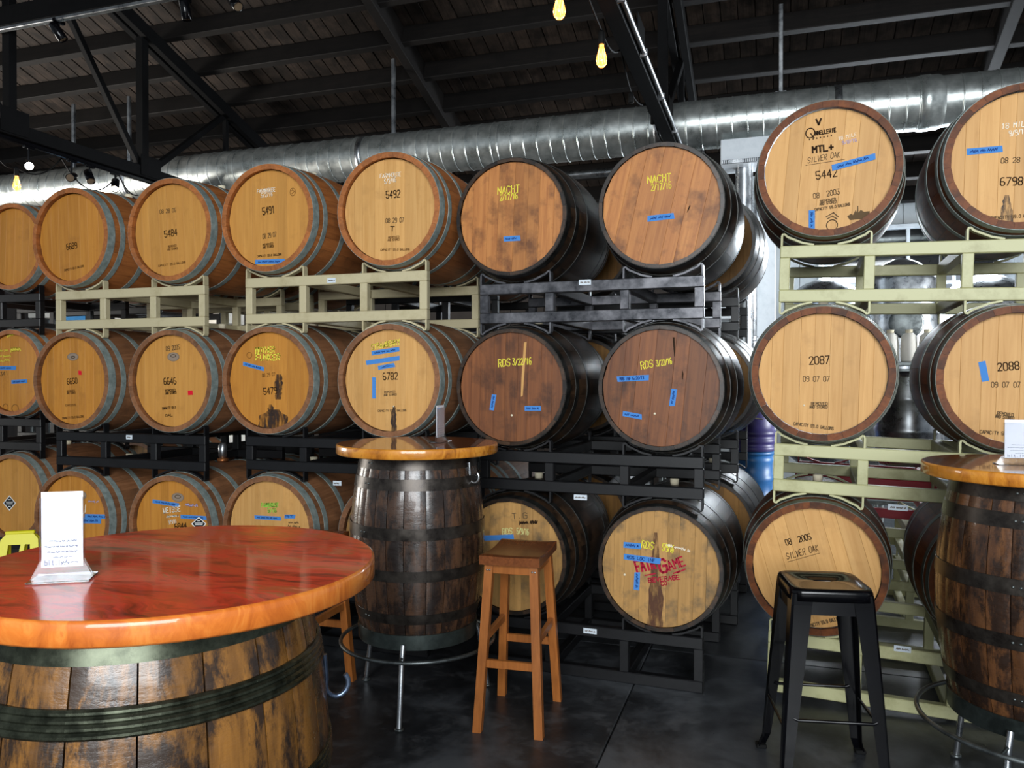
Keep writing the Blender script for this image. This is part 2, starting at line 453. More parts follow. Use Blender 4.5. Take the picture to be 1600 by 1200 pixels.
# back wall with a bright window opening, built of panels
WY = 6.95
wb = MB()
WX0, WX1, WZ0, WZ1 = 0.55, 2.55, 1.95, 3.35
for (a, b, c, d) in ((-0.9, WX0, 0, 3.72), (WX1, 7, 0, 3.72), (WX0, WX1, 0, WZ0), (WX0, WX1, WZ1, 3.72)):
    wb.box(((a + b) / 2, WY + 0.1, (c + d) / 2), (b - a, 0.1, d - c))
wall_back = struct('wall_back', wb, 'wall_pale')
pn = fixn(MB().box((0, 0, 0), (0.394, 0.03, 1.0), 0.006).mesh('panel'))
for i in range(20):
    x = -0.7 + 0.4 * i
    for (z0, z1) in (((0, WZ0), (WZ1, 3.7)) if WX0 < x < WX1 else ((0, 3.7),)):
        obj('panel', pn, 'wall_pale', wall_back, loc=(x, WY + 0.035, (z0 + z1) / 2)).scale = (1, 1, z1 - z0 - .004)
wl = MB(); wl.box((-8.0, WY + 0.1, 1.86), (14.2, 0.1, 3.72))
wall_left = struct('wall_rear', wl, 'wall_dark')
pn2 = fixn(MB().box((0, 0, 0), (0.494, 0.03, 3.70), 0.006).mesh('panel'))
for i in range(28):
    obj('panel', pn2, 'wall_dark', wall_left, loc=(-14.85 + .5 * i, WY + 0.035, 1.85))
wf = MB()
for (cx, cz, dx, dz) in (((WX0 + WX1) / 2, WZ0, WX1 - WX0 + .1, .06), ((WX0 + WX1) / 2, WZ1, WX1 - WX0 + .1, .06),
                         (WX0, (WZ0 + WZ1) / 2, .06, WZ1 - WZ0), (WX1, (WZ0 + WZ1) / 2, .06, WZ1 - WZ0)):
    wf.box((cx, WY, cz), (dx, 0.08, dz), 0.006)
win = struct('window_1', wf, 'chrome_white')
for i in range(1, 4):
    obj('glazing_bar', MB().box((WX0 + .5 * i, WY, (WZ0 + WZ1) / 2), (0.04, 0.05, WZ1 - WZ0 - .06), 0.005), 'chrome_white', win)
obj('glazing_bar', MB().box(((WX0 + WX1) / 2, WY, (WZ0 + WZ1) / 2), (WX1 - WX0 - .06, 0.045, 0.04), 0.005), 'chrome_white', win)
for i in range(4):
    obj('pane', MB().box((WX0 + .25 + .5 * i, WY + .01, (WZ0 + WZ1) / 2), (0.455, 0.005, WZ1 - WZ0 - .07)), 'glass', win)

# ------------------------------------------------------------------ barrels
def prof_r(y, L, re, rb):
    t = (y - L / 2) / (L / 2); return rb - (rb - re) * t * t

def stave_mesh(L, re, rb, a0, a1, th=0.026, ny=10, nx=3, gap=0.0010, axis='y', chime=True):
    """One stave between the angles a0 and a1; outer face, sides, inner lip."""
    mb = MB(); T = [L * i / ny for i in range(ny + 1)]
    da = gap / rb
    def P(r, a, h):
        return (r * math.cos(a), h, -r * math.sin(a)) if axis == 'y' else (r * math.cos(a), r * math.sin(a), h)
    A = [a0 + da + (a1 - a0 - 2 * da) * j / nx for j in range(nx + 1)]
    e = gap * 1.6
    out = [[P(prof_r(t, L, re, rb) - (e if j in (0, nx) else 0), A[j], t) for j in range(nx + 1)] for t in T]
    vs = [p for r in out for p in r]
    fs = [(i * (nx + 1) + j, i * (nx + 1) + j + 1, (i + 1) * (nx + 1) + j + 1, (i + 1) * (nx + 1) + j) for i in range(ny) for j in range(nx)]
    mb.add(vs, fs, True)
    inn = [[P(prof_r(t, L, re, rb) - th, a, t) for a in (A[0], A[-1])] for t in T]
    for side in (0, 1):
        vs = []
        for i in range(ny + 1): vs += [out[i][0 if side == 0 else nx], inn[i][side]]
        mb.add(vs, [(2 * i, 2 * i + 1, 2 * i + 3, 2 * i + 2) for i in range(ny)])
    vs = [p for r in inn for p in r]
    mb.add(vs, [(2 * i, 2 * i + 1, 2 * i + 3, 2 * i + 2) for i in range(ny)])
    for t, rr in ((0, out[0]), (L, out[-1])):
        i0 = inn[0] if t == 0 else inn[-1]
        mb.add(list(rr) + [i0[1], i0[0]], [tuple(range(nx + 3))])
    return mb

def hoop_mesh(L, re, rb, y0, y1, t=0.0022, n=56, axis='y', bead=0.0):
    R_ = lambda y: prof_r(y, L, re, rb)
    ys = [y0 + (y1 - y0) * q for q in (0, .25, .5, .75, 1)]
    if bead: ys = [y0 + (y1 - y0) * q / 12 for q in range(13)]
    m = MB().lathe([(R_(y) + t + (bead * .6 if q % 3 == 1 or q % 3 == 2 else 0), y) for q, y in enumerate(ys)], n, axis, not bead)
    for y, d in ((y0, .0008), (y1, -.0008)): m.lathe([(R_(y) - .001, y), (R_(y) + t, y)] if y == y0 else [(R_(y) + t, y), (R_(y) - .001, y)], n, axis, False)
    return m

class Kind: pass
def make_kind(L, re, rb, nst, hoops, rhead, head_y=0.03):
    K = Kind(); K.L, K.re, K.rb, K.n, K.hy, K.rh = L, re, rb, nst, head_y, rhead
    d = 2 * PI / nst
    K.stave = fixn(stave_mesh(L, re, rb, -d / 2, d / 2, re - rhead - .001, gap=0.0004).mesh('stave'))
    K.hoops = []
    for (a, b) in hoops:
        K.hoops.append(fixn(hoop_mesh(L, re, rb, a, b).mesh('hoop')))
    for (a, b) in hoops[::-1]:
        K.hoops.append(fixn(hoop_mesh(L, re, rb, L - b, L - a).mesh('hoop')))
    K.heads = []
    for ws in ((.07, .085, .06, .09, .075, .065, .08, .055), (.09, .06, .075, .085, .06, .08, .07), (.06, .055, .08, .065, .07, .06, .075, .06, .065)):
        sw = sum(ws); x = -rhead; set_ = []
        for w_ in ws:
            x2 = x + 2 * rhead * w_ / sw
            a, b = x + 0.0002, x2 - 0.0002
            xs = [a + (b - a) * i / 6 for i in range(7)]
            top = [(q, math.sqrt(max(rhead ** 2 - q * q, 1e-7))) for q in xs]
            poly = top + [(q, -z) for q, z in top[::-1]]
            m = MB(); e = 0.0007; cx = (a + b) / 2
            sh = [(cx + (q - cx) * (1 - 2 * e / (b - a)), z * (1 - e / rhead)) for q, z in poly]
            kk = len(poly)
            vs = [(q, head_y, z) for q, z in sh] + [(q, head_y + e, z) for q, z in poly] + [(q, head_y + .02, z) for q, z in poly]
            fs = [tuple(range(kk))[::-1]] + [(i, (i + 1) % kk, (i + 1) % kk + kk, i + kk) for i in range(kk)] + [(i + kk, (i + 1) % kk + kk, (i + 1) % kk + 2 * kk, i + 2 * kk) for i in range(kk)]
            m.add(vs, fs); set_.append(fixn(m.mesh('head_board'))); x = x2
        K.heads.append(set_)
    K.bung = fixn(MB().lathe([(0.0001, 0.030), (0.020, 0.030), (0.024, 0.026), (0.022, -0.004), (0.0001, -0.004)], 16, 'z').mesh('bung'))
    return K
WINE = make_kind(0.95, 0.302, 0.336, 28, [(0.002, 0.050), (0.088, 0.122), (0.262, 0.300)], 0.2725)
EBAR = make_kind(0.95, 0.302, 0.343, 28, [(0.002, 0.042), (0.080, 0.112), (0.262, 0.300)], 0.2725)
BOUR = make_kind(0.92, 0.296, 0.347, 26, [(0.004, 0.044), (0.105, 0.140), (0.250, 0.286)], 0.2790, 0.016)

def stack_mtx(cx, cy, rz=0.0, tilt=0.0):
    return Matrix.Translation((cx, cy, 0)) @ Matrix.Rotation(math.radians(rz), 4, 'Z') @ Matrix.Rotation(math.radians(tilt), 4, 'Y')

class Barrel:
    def __init__(s, kind, mtx, x, z, stave, hoop, head, label, hset=0, hrot=0.0, roll=0.0, bung=True, y=0.0, group=None):
        s.K = kind; s.m = mtx @ Matrix.Translation((x, y, z))
        s.o = thing('oak_barrel', label, 'barrel', mtx=s.m, group=group)
        K = kind
        for i in range(K.n):
            o = obj('stave', K.stave, stave, s.o, rot=(0, 2 * PI * i / K.n + roll, 0))
        for h in K.hoops: obj('hoop', h, hoop, s.o)
        for b in K.heads[hset]: obj('head_board', b, head, s.o, rot=(0, hrot, 0))
        if bung: obj('bung', K.bung, 'bung', s.o, loc=(0, K.L / 2, K.rb))
        s.inv = s.m.inverted()
    def loc(s, u, v):
        """Point of the barrel's head seen at a pixel, as (x, z) in the barrel's own space."""
        o = s.inv @ Vector(CAMP.tolist()); d = (s.inv.to_3x3() @ Vector(ray(u, v).tolist()))
        t = (s.K.hy - o.y) / d.y; p = o + d * t; return np.array([p.x, p.z])
    def frame(s, p0, p1, hpx):
        a = s.loc(*p0); b = s.loc(*p1)
        du = b - a; n = np.array([-du[1], du[0]]) / np.linalg.norm(du)
        h = np.linalg.norm(s.loc(p0[0], p0[1] - hpx) - a)
        return a, b, n * h

GLY = {'A': '00 26 40;12 32', 'B': '00 06 36 45 44 33 03;33 42 41 30 00', 'C': '45 36 16 05 01 10 30 41', 'D': '00 06 26 45 41 20 00',
       'E': '46 06 00 40;03 33', 'F': '46 06 00;03 33', 'G': '45 36 16 05 01 10 30 41 43 23', 'H': '06 00;46 40;03 43', 'I': '26 20',
       'J': '46 41 30 10 01', 'K': '06 00;46 03 40', 'L': '06 00 40', 'M': '00 06 23 46 40', 'N': '00 06 40 46', 'O': '16 05 01 10 30 41 45 36 16',
       'P': '00 06 36 45 44 33 03', 'Q': '16 05 01 10 30 41 45 36 16;22 40', 'R': '00 06 36 45 44 33 03;23 40',
       'S': '45 36 16 05 04 13 33 42 41 30 10 01', 'T': '06 46;26 20', 'U': '06 01 10 30 41 46', 'V': '06 20 46', 'W': '06 10 23 30 46',
       'X': '00 46;06 40', 'Y': '06 23 46;23 20', 'Z': '06 46 00 40', '0': '16 05 01 10 30 41 45 36 16', '1': '15 26 20', '2': '05 16 36 45 44 00 40',
       '3': '06 46 23 33 42 41 30 10 01', '4': '30 36 02 42', '5': '46 06 03 33 42 41 30 10 01', '6': '36 16 05 01 10 30 41 42 33 03',
       '7': '06 46 10', '8': '13 04 05 16 36 45 44 33 13 02 01 10 30 41 42 33', '9': '10 30 41 45 36 16 05 04 13 43', '/': '00 46', '.': '20 21',
       '+': '21 25;03 43', '-': '13 33', '*': '22 24;13 33', ' ': '',
       'b': '06 00 30 41 43 34 04', 'i': '24 20;25 26', 't': '26 21 30 40;14 34', 'l': '26 20', 'y': '04 21;44 10'}

def ribbons(mb, a, b, nh, text, wid, y, jit=0.0, slant=0.0, rng=None):
    """Stroke lettering from a to b with letter height nh, as flat ribbons in the plane y."""
    rng = rng or random.Random(hash(text) % 1000)
    adv = 5.6; tot = adv * len(text) - 1.6
    du = (b - a) / tot; nv = nh / 6.0
    for i, ch in enumerate(text):
        j0 = rng.uniform(-jit, jit)
        for st in GLY.get(ch, '').split(';'):
            pts = []
            for q in st.split():
                gx, gy = int(q[0]), int(q[1])
                gx += rng.uniform(-jit, jit); gy += rng.uniform(-jit, jit) + j0
                pts.append(a + du * (i * adv + gx + slant * gy) + nv * gy)
            stroke(mb, pts, wid, y)
def stroke(mb, pts, wid, y):
    for p, q in zip(pts[:-1], pts[1:]):
        d = q - p; L = np.linalg.norm(d)
        if L < 1e-6: continue
        d = d / L; n = np.array([-d[1], d[0]]) * wid / 2; e = d * wid * 0.35
        c = [p - n - e, q - n + e, q + n + e, p + n - e]
        mb.add([(k[0], y, k[1]) for k in c], [(0, 1, 2, 3)])

def squiggle(mb, a, b, nh, wid, y, seed=1):
    """Illegible handwriting: short wavy words between a and b."""
    rng = random.Random(seed); L = np.linalg.norm(b - a); du = (b - a) / L; h = np.linalg.norm(nh); x = 0.0
    while x < L - h * .4:
        wl = min(rng.uniform(1.4, 3.6) * h, L - x); n = max(4, int(wl / h * 4.5)); pts = []
        for i in range(n + 1):
            v = rng.uniform(.55, 1.0) if i % 2 else rng.uniform(0, .3)
            pts.append(a + du * (x + wl * i / n + rng.uniform(-.05, .05) * h) + nh * v)
        stroke(mb, pts, wid, y); x += wl + h * .55
LAYER = {}
def nexty(B, base):
    LAYER[B] = LAYER.get(B, 0) + 1
    return B.K.hy - base - 0.00012 * LAYER[B]
def ink(B, text, p0, p1, h, mat='ink', wid=None, jit=0.0, slant=0.0, name=None):
    a, b, nh = B.frame(p0, p1, h)
    mb = MB(); hh = np.linalg.norm(nh)
    ribbons(mb, a, b, nh, text, (wid or 0.13) * hh, nexty(B, 0.0012), jit, slant)
    nm = name or ('chalk_writing' if mat.startswith('chalk') else 'stencilled_lettering')
    return obj(nm, mb, mat, B.o)
def hand(B, text, p0, p1, h, mat='chalk_yellow', wid=0.13): return ink(B, text, p0, p1, h, mat, wid, 0.2, 0.1)
def scrawl(B, p0, p1, h, mat='chalk_yellow', wid=.16):
    a, b, nh = B.frame(p0, p1, h); mb = MB(); squiggle(mb, a, b, nh, wid * np.linalg.norm(nh), nexty(B, .0012), int(p0[0] * 3 + p0[1]))
    return obj('chalk_writing' if mat.startswith('chalk') else 'stencilled_lettering', mb, mat, B.o)
def tape(B, p0, p1, wpx, text='', scribble=True):
    a = B.loc(*p0); b = B.loc(*p1); d = b - a; L = np.linalg.norm(d); d /= L; n = np.array([-d[1], d[0]])
    w_ = wpx * np.linalg.norm(B.loc(p0[0], p0[1] + 1) - a) / 2; y = nexty(B, 0.0009)
    rng = random.Random(int(p0[0] * 7 + p0[1]))
    c = [a - n * w_ + d * rng.uniform(-.004, .004), b - n * w_, b + n * w_ + d * rng.uniform(-.005, .005), a + n * w_]
    o = obj('tape_strip', MB().prism([tuple(p) for p in c], y, y + 0.0002), 'tape', B.o)
    if scribble:
        mb = MB(); q0, q1 = a + d * L * .1 - n * w_ * .5, a + d * L * .85 - n * w_ * .5
        if text: ribbons(mb, q0, q1, n * w_ * 1.0, text, w_ * 0.22, y - 0.0002, 0.35)
        else: squiggle(mb, q0, q1, n * w_ * 1.0, w_ * .2, y - 0.0002, int(p0[0]))
        obj('pen_writing', mb, 'tape_ink', o)
    return o
def ring(B, c, rx, ry, mat='ink', wid=0.003, name='stamped_mark', fill=None, extra=()):
    p = B.loc(*c); sx = np.linalg.norm(B.loc(c[0] + rx, c[1]) - p); sz = np.linalg.norm(B.loc(c[0], c[1] + ry) - p)
    pts = [p + np.array([sx * math.cos(t), sz * math.sin(t)]) for t in np.linspace(0, 2 * PI, 25)]
    y = nexty(B, 0.0012); mb = MB(); stroke(mb, pts, wid, y)
    for st in extra: stroke(mb, [p + np.array([sx * q[0], sz * q[1]]) for q in st], wid, y)
    if fill:
        obj('stamped_oval', MB().add([(q[0], y + .0001, q[1]) for q in pts[:-1]], [tuple(range(24))]), fill, B.o)
    return obj(name, mb, mat, B.o)
def poly(B, pts, mat, name):
    y = nexty(B, 0.0008)
    q = [B.loc(*p) for p in pts]
    return obj(name, MB().add([(p[0], y, p[1]) for p in q], [tuple(range(len(q)))]), mat, B.o)
def drip(B, u0, u1, v0, v1, seed=1, flare=1.0, mat='stain'):
    rng = random.Random(seed); L_, R_ = [], []; n = 12
    for i in range(n + 1):
        t = i / n; w_ = (u1 - u0) / 2 * (0.45 + 0.55 * min(1, t * 3)) * (1 + (flare - 1) * t) * rng.uniform(.85, 1.1); c = (u0 + u1) / 2 + rng.uniform(-1, 1)
        L_.append((c - w_, v0 + (v1 - v0) * t)); R_.append((c + w_, v0 + (v1 - v0) * t))
    return poly(B, L_ + R_[::-1], mat, 'drip_stain')
def dot(B, c, r=1.6):
    p = B.loc(*c); rr = r * 0.003
    obj('spile_peg', MB().lathe([(0.0001, -0.004), (rr * .6, -0.004), (rr, 0.0), (rr, 0.004)], 10, 'y', c=(p[0], B.K.hy, p[1])), 'bung', B.o)
def diamond(B, c, hx, hz, bars=True):
    u, v = c
    poly(B, [(u - hx, v), (u, v + hz), (u + hx, v), (u, v - hz)], 'sticker_white', 'sticker_border')
    poly(B, [(u - hx * .85, v), (u, v + hz * .85), (u + hx * .85, v), (u, v - hz * .85)], 'sticker_black', 'diamond_sticker')
    for dv, wd in ((-.12, .55), (.1, .5), (-.45, .2), (.45, .2)):
        poly(B, [(u - hx * wd, v + hz * (dv + .05)), (u + hx * wd, v + hz * (dv + .05)), (u + hx * wd, v + hz * (dv - .05)), (u - hx * wd, v + hz * (dv - .05))], 'sticker_white', 'sticker_lettering')
def small(B, lines, mat='ink_faint', h=3.0):
    for t, p0, p1 in lines: ink(B, t, p0, p1, h, mat, 0.2)

XO = 0.3785
ST = {'A': stack_mtx(-5.47, 0.36), 'B': stack_mtx(-3.772, 0), 'C': stack_mtx(-2.335, 0), 'D': stack_mtx(-0.895, 0, -2.1), 'E': stack_mtx(0.540, 0, -2.6, 1.5)}
ZZ = {'A': (.66, 1.535, 2.42), 'B': (.62, 1.483, 2.375), 'C': (.645, 1.488, 2.402), 'D': (.593, 1.455, 2.319), 'E': (.632, 1.512, 2.43)}

def front(s, col, row, label, kind=WINE, stave='oak', hoop='galv', head='head_gold', **k):
    return Barrel(kind, ST[s], XO if col else -XO, ZZ[s][row], stave, hoop, head, label, **k)

# --- top tier
b = front('A', 1, 2, 'golden-headed barrel cut off by the left edge, top tier', head='head_amber', hrot=.05)
b = front('B', 0, 2, 'oak barrel with only 6689 low on an otherwise blank golden head', hset=1, head='head_amber', hrot=-.03)
ink(b, '6689', (104.5, 390.5), (120.5, 387.5), 9)
small(b, [('CAPACITY 59.0 GALLONS', (101, 424), (131, 417))])
b = front('B', 1, 2, 'oak barrel 5484 between the blank head and the taped 5491, no tape or chalk', head='head_gold', hset=2, hrot=-.06)
ink(b, '08 28 06', (250, 334), (275, 331), 6, 'ink_grey'); ink(b, '5484', (257.5, 371), (277, 367.5), 10)
small(b, [('REMOVED', (263, 387), (276, 385)), ('AND STORED', (262, 391.5), (278, 389.5)), ('CAPACITY 59.0 GALLONS', (248, 417), (290, 411))])
b = front('C', 0, 2, 'oak barrel 5491 with blue tape along the bottom edge of its head', head='head_gold', hset=1)
hand(b, 'FARMHOUSE', (402, 302), (430, 299), 6, 'chalk'); hand(b, '5/2/16', (408, 309), (426, 306), 6, 'chalk')
ink(b, '5491', (411, 336), (429.5, 332.5), 11); ink(b, '08 29 07', (411, 373), (432, 369.5), 7, 'ink_grey')
ring(b, (457.5, 300), 4.2, 6, 'ink_faint', 0.0022, extra=[[(-.6, .2), (0, .6), (.6, .1), (-.4, -.5)]])
small(b, [('REMOVED', (411, 384.5), (427, 382)), ('AND STORED', (411, 388.5), (428, 386)), ('CAPACITY 59.0 GALLONS', (402, 402), (440, 399))], 'ink')
tape(b, (399, 409.5), (446, 408), 7)
b = front('C', 1, 2, 'pale-headed oak barrel 5492 beside the NACHT barrels, white chalk near its top', head='head_pale', hset=2)
hand(b, 'FARMHOUSE', (594, 278), (626, 275), 6, 'chalk'); hand(b, '5/2/16', (601, 287.5), (619, 284), 7, 'chalk')
ink(b, '5492', (603.5, 310), (625, 308), 11); ink(b, '08 29 07', (603, 348.5), (631, 347), 7, 'ink_grey')
ink(b, 'T', (610, 361), (616, 361), 7, 'ink', 0.22)
small(b, [('REMOVED', (607, 373), (624, 371.5)), ('AND STORED', (606, 377), (624.5, 375.5)), ('CAPACITY 59.0 GALLONS', (595, 392), (640, 391))])
b = front('D', 0, 2, 'blackened barrel chalked NACHT with short blue tape centred low on its head', BOUR, 'oak_black', 'hoop_black', 'head_orange', hrot=.04)
hand(b, 'NACHT', (778, 304), (811, 300), 11); hand(b, '2/17/16', (781.5, 314), (808.5, 310.5), 9)
tape(b, (787, 373.6), (813.5, 372), 8)
b = front('D', 1, 2, 'blackened barrel chalked NACHT with blue tape across the middle of its head', BOUR, 'oak_black', 'hoop_black', 'head_orange', hset=1, hrot=.22)
hand(b, 'NACHT', (1012, 287), (1048, 282), 11); hand(b, '2/17/16', (1017.7, 298.7), (1048.7, 294.3), 10)
tape(b, (1012, 342), (1054, 337), 9, '')
poly(b, [(1073, 333), (1075, 326), (1078, 320), (1079, 322), (1076, 329)], 'ink', 'wood_crack')
b = front('E', 0, 2, 'dark barrel stencilled 5442 with many stamps and a diagonal blue tape', EBAR, 'oak_dark', 'hoop_dark', 'head_pale', hset=1, hrot=.06)
ink(b, 'V', (1275.5, 195.5), (1283, 194.5), 9, 'ink', 0.3)
ring(b, (1266, 208), 7, 7.5, 'ink', 0.0045, extra=[[(.1, -.1), (.9, -1.1)]])
ink(b, 'NNELLERIE', (1274, 211.5), (1306, 206), 6, 'ink', 0.24); ink(b, '.......', (1263, 219), (1301, 212), 6, 'ink', 0.3)
ink(b, 'MTL+', (1270, 239), (1302, 234.5), 9.5, 'ink', 0.26)
ink(b, 'SILVER OAK', (1262, 255), (1312, 245), 8, 'ink_grey', 0.1, 0.4, 0.35)
pA, pB = b.loc(1259, 258.5), b.loc(1320, 249); mb = MB(); stroke(mb, [pA, pB], 0.0018, nexty(b, .0012)); obj('stamped_underline', mb, 'ink_grey', b.o)
ink(b, '5442', (1275.7, 280.5), (1308, 275.5), 12, 'ink', 0.12); ink(b, '08  2003', (1271.6, 310.5), (1312, 303), 8, 'ink_grey', 0.12)
small(b, [('REMOVED', (1282, 317), (1306, 313)), ('AND STORED', (1281, 321), (1307, 317)), ('CAPACITY 59.0 GALLONS', (1273, 330), (1328, 321))], 'ink_grey', 4)
ring(b, (1300, 352), 8.5, 8.5, 'ink_grey', 0.004, extra=[[(-.9, 1.2), (0, 1.7), (.9, 1.1)], [(-1.1, 1.6), (.2, 2.3), (1.1, 1.5)]])
poly(b, [(1324, 338), (1330, 334), (1333, 336), (1337, 328), (1339.5, 333), (1339.8, 322), (1341, 322), (1341.3, 332), (1345, 328), (1350, 331), (1359, 330), (1358, 338), (1350, 342), (1338, 343), (1328, 344)], 'ink_grey', 'stamped_chateau')
hand(b, '18 MILE', (1310, 219.5), (1338, 212.5), 5, 'chalk'); hand(b, '9/8/16', (1316, 226), (1339, 221), 5, 'chalk_lilac')
tape(b, (1300.5, 262.5), (1367, 244.5), 9.5); tape(b, (1268.4, 328.7), (1268.4, 359.5), 9)
b = front('E', 1, 2, 'dark barrel stencilled 6798 with drip stain, cut off by right edge, top tier', EBAR, 'oak_dark', 'galv', 'head_pale', hset=2)
hand(b, '18 MILE', (1565, 201.5), (1607, 197), 8, 'chalk'); hand(b, '9/9/16', (1577, 213), (1604, 208), 8, 'chalk')
tape(b, (1510, 237.5), (1567, 232.5), 10); ink(b, '08 28 07', (1564, 255), (1612, 253), 8, 'ink_grey'); ink(b, '6798', (1563, 290), (1597.5, 289), 12)
drip(b, 1565, 1581, 305, 362, 3, 1.2); small(b, [('CAPACITY 59.0 GALLONS', (1548, 343), (1625, 338))], 'ink_grey', 4.5)
# --- middle tier
b = front('A', 1, 1, 'barrel with yellow chalk scrawl and two blue tapes, cut off by left edge', head='head_amber', hset=1)
for t, p0, p1, h in (('', (-8, 551), (16, 549), 5), ('', (-8, 560), (18, 558), 5), ('', (-8, 567), (15, 565), 5), ('', (12, 529), (22, 526), 8), ('', (17, 551), (34, 548), 9)):
    scrawl(b, p0, p1, h)
ink(b, '5341', (-4, 588), (13, 586), 6, 'ink_grey'); tape(b, (-10, 575), (25, 575), 6); tape(b, (18, 597), (43, 595.5), 6)
ring(b, (9, 637), 4, 6, 'ink_grey', .003); ring(b, (24, 638), 5, 6, 'ink_grey', .003)
b = front('B', 0, 1, 'barrel stencilled 6650 with a red square above the number', stave='oak_dusty', head='head_amber', hset=2)
ink(b, '6650', (105.5, 600.5), (121, 599), 8.5); ring(b, (114, 557.5), 8.5, 5.5, 'oval_grey', .004, fill='oval_grey')
ring(b, (114.3, 558), 3, 1.6, 'ink_grey', .004); poly(b, [(122.5, 579), (127.5, 579.5), (127.8, 586), (122.7, 585.5)], 'red_dot', 'red_square_sticker')
small(b, [('REMOVED', (105, 613), (117, 612)), ('AND STORED', (105, 616), (118, 615)), ('GROSS', (103, 635), (119, 634)), ('CAPACITY 59.0 GALLONS', (98, 655), (131, 652))])
b = front('B', 1, 1, 'barrel stencilled 6646 with a red square right of the number', stave='oak_dusty', head='head_gold', hset=0)
ink(b, '09 2005', (260, 548.5), (281, 545.5), 7, 'ink_grey'); ring(b, (271, 557.5), 9, 6.5, 'oval_grey', .004, fill='oval_grey')
ring(b, (271, 556), 4, 2.0, 'ink', .004); ink(b, '6646', (256.5, 601), (275.5, 600), 10)
poly(b, [(293.6, 610.5), (301, 610), (301.5, 617), (294, 617.5)], 'red_dot', 'red_square_sticker')
small(b, [('REMOVED', (259, 612.5), (275, 611)), ('AND STORED', (259, 616.5), (276, 615)), ('CAPACITY 59.0', (254, 640), (275, 638)), ('GAL', (259, 651), (270, 650))], 'ink', 3.5)
b = front('C', 0, 1, 'barrel chalked MOTHER FUNKER with black drip stain on its head', stave='oak_dusty', head='head_amber', hset=1)
hand(b, 'MOTHER', (400, 552.5), (429, 550.5), 9, wid=.18); hand(b, 'FUNKER', (400, 563), (437, 562.5), 9, wid=.18)
tape(b, (379.5, 568), (413, 577), 6); ink(b, '08 29 07', (410, 589), (430, 587), 5, 'ink_faint'); ink(b, '5479', (412.5, 616.5), (433, 615), 10)
drip(b, 428, 443, 585, 624, 5, .6); drip(b, 408, 447, 640, 674, 8, 1.5); drip(b, 419, 428, 632, 650, 4)
ring(b, (390, 555), 4, 4.5, 'ink_faint', .002)
b = front('C', 1, 1, 'barrel chalked STRAWBERRY above three blue tapes and number 6782', stave='oak_dusty', head='head_pale', hset=2)
hand(b, 'STRAWBERRY', (581, 546.5), (625, 538), 8, wid=.17)
tape(b, (581, 552), (624, 545.5), 7); tape(b, (572, 567), (624, 559.5), 7, scribble=False); tape(b, (591, 575), (617.5, 570), 6.5, 'A', True); tape(b, (584.5, 590), (584.5, 622.5), 6.5, scribble=False)
ink(b, '6782', (599, 593.5), (621.5, 592.5), 10.5); drip(b, 611.5, 619.5, 634, 676, 9, 1.1); dot(b, (615, 635))
small(b, [('REMOVED', (601, 614.5), (617.5, 613)), ('AND STORED', (600, 619), (620, 617.5)), ('CAPACITY 59.0 GALLONS', (591, 643.5), (635, 642.5))], 'ink_grey')
b = front('D', 0, 1, 'dark barrel chalked RDS 3/22/16 with two blue tapes on its red-brown head', BOUR, 'oak_black', 'hoop_black', 'head_red', hset=2, hrot=.02)
hand(b, 'RDS', (779, 573), (797, 571.5), 11); hand(b, '3/22/16', (801, 570.5), (830, 569.5), 10)
tape(b, (772.3, 616), (768.2, 641), 7.5); tape(b, (820, 638), (845.6, 638), 7.5); dot(b, (799.6, 649), 2)
poly(b, [(819, 535), (823, 534), (820, 575), (817, 618), (814, 620), (815, 590)], 'head_pale', 'sap_streak')
b = front('D', 1, 1, 'dark barrel chalked RDS 3/22/16 with three blue tapes on its head', BOUR, 'oak_black', 'hoop_black', 'head_red', hset=1, hrot=.1)
hand(b, 'RDS', (1002, 576.6), (1020.4, 573.4), 11); hand(b, '3/22/16', (1026, 572.5), (1050, 568.5), 9)
tape(b, (963.6, 592.5), (1013.4, 590), 8.5, 'RBS INF 6/20/13'); tape(b, (1053.7, 608), (1049.7, 635), 9); tape(b, (973, 646), (1003.7, 651.7), 8); dot(b, (1023, 646.5), 2)
poly(b, [(1051, 527), (1054, 527), (1055, 557), (1053.5, 557)], 'ink', 'wood_crack'); poly(b, [(1066, 578), (1068, 584), (1067, 594), (1065.5, 590)], 'ink', 'wood_crack')
b = front('E', 0, 1, 'clean pale-headed barrel 2087 with dates but no tape or chalk', EBAR, 'oak_dark', 'hoop_dark', 'head_pale', hset=2)
ink(b, '2087', (1265, 569.5), (1296, 568), 12); ink(b, '09 07 07', (1255, 596), (1296, 596), 8, 'ink_grey')
small(b, [('REMOVED', (1267.6, 633), (1293, 633)), ('AND STORED', (1265, 638), (1293, 638)), ('CAPACITY 59.0 GALLONS', (1240, 664), (1302, 672))], 'ink_grey', 4.5); dot(b, (1256.4, 633.5))
b = front('E', 1, 1, 'barrel stencilled 2088 with one upright blue tape, cut off by right edge', EBAR, 'oak_dark', 'hoop_dark', 'head_pale', hset=0)
ink(b, '2088', (1559.5, 579.5), (1592.6, 577), 12); ink(b, '09 07 07', (1549, 605), (1594, 605), 8, 'ink_grey')
tape(b, (1534, 564.5), (1540, 596), 10, scribble=False)
small(b, [('REMOVED', (1558, 648), (1583, 651)), ('AND STORED', (1555, 652.5), (1584, 656)), ('CAPACITY 59.0 GALLONS', (1531, 677), (1610, 683))], 'ink_grey', 5)
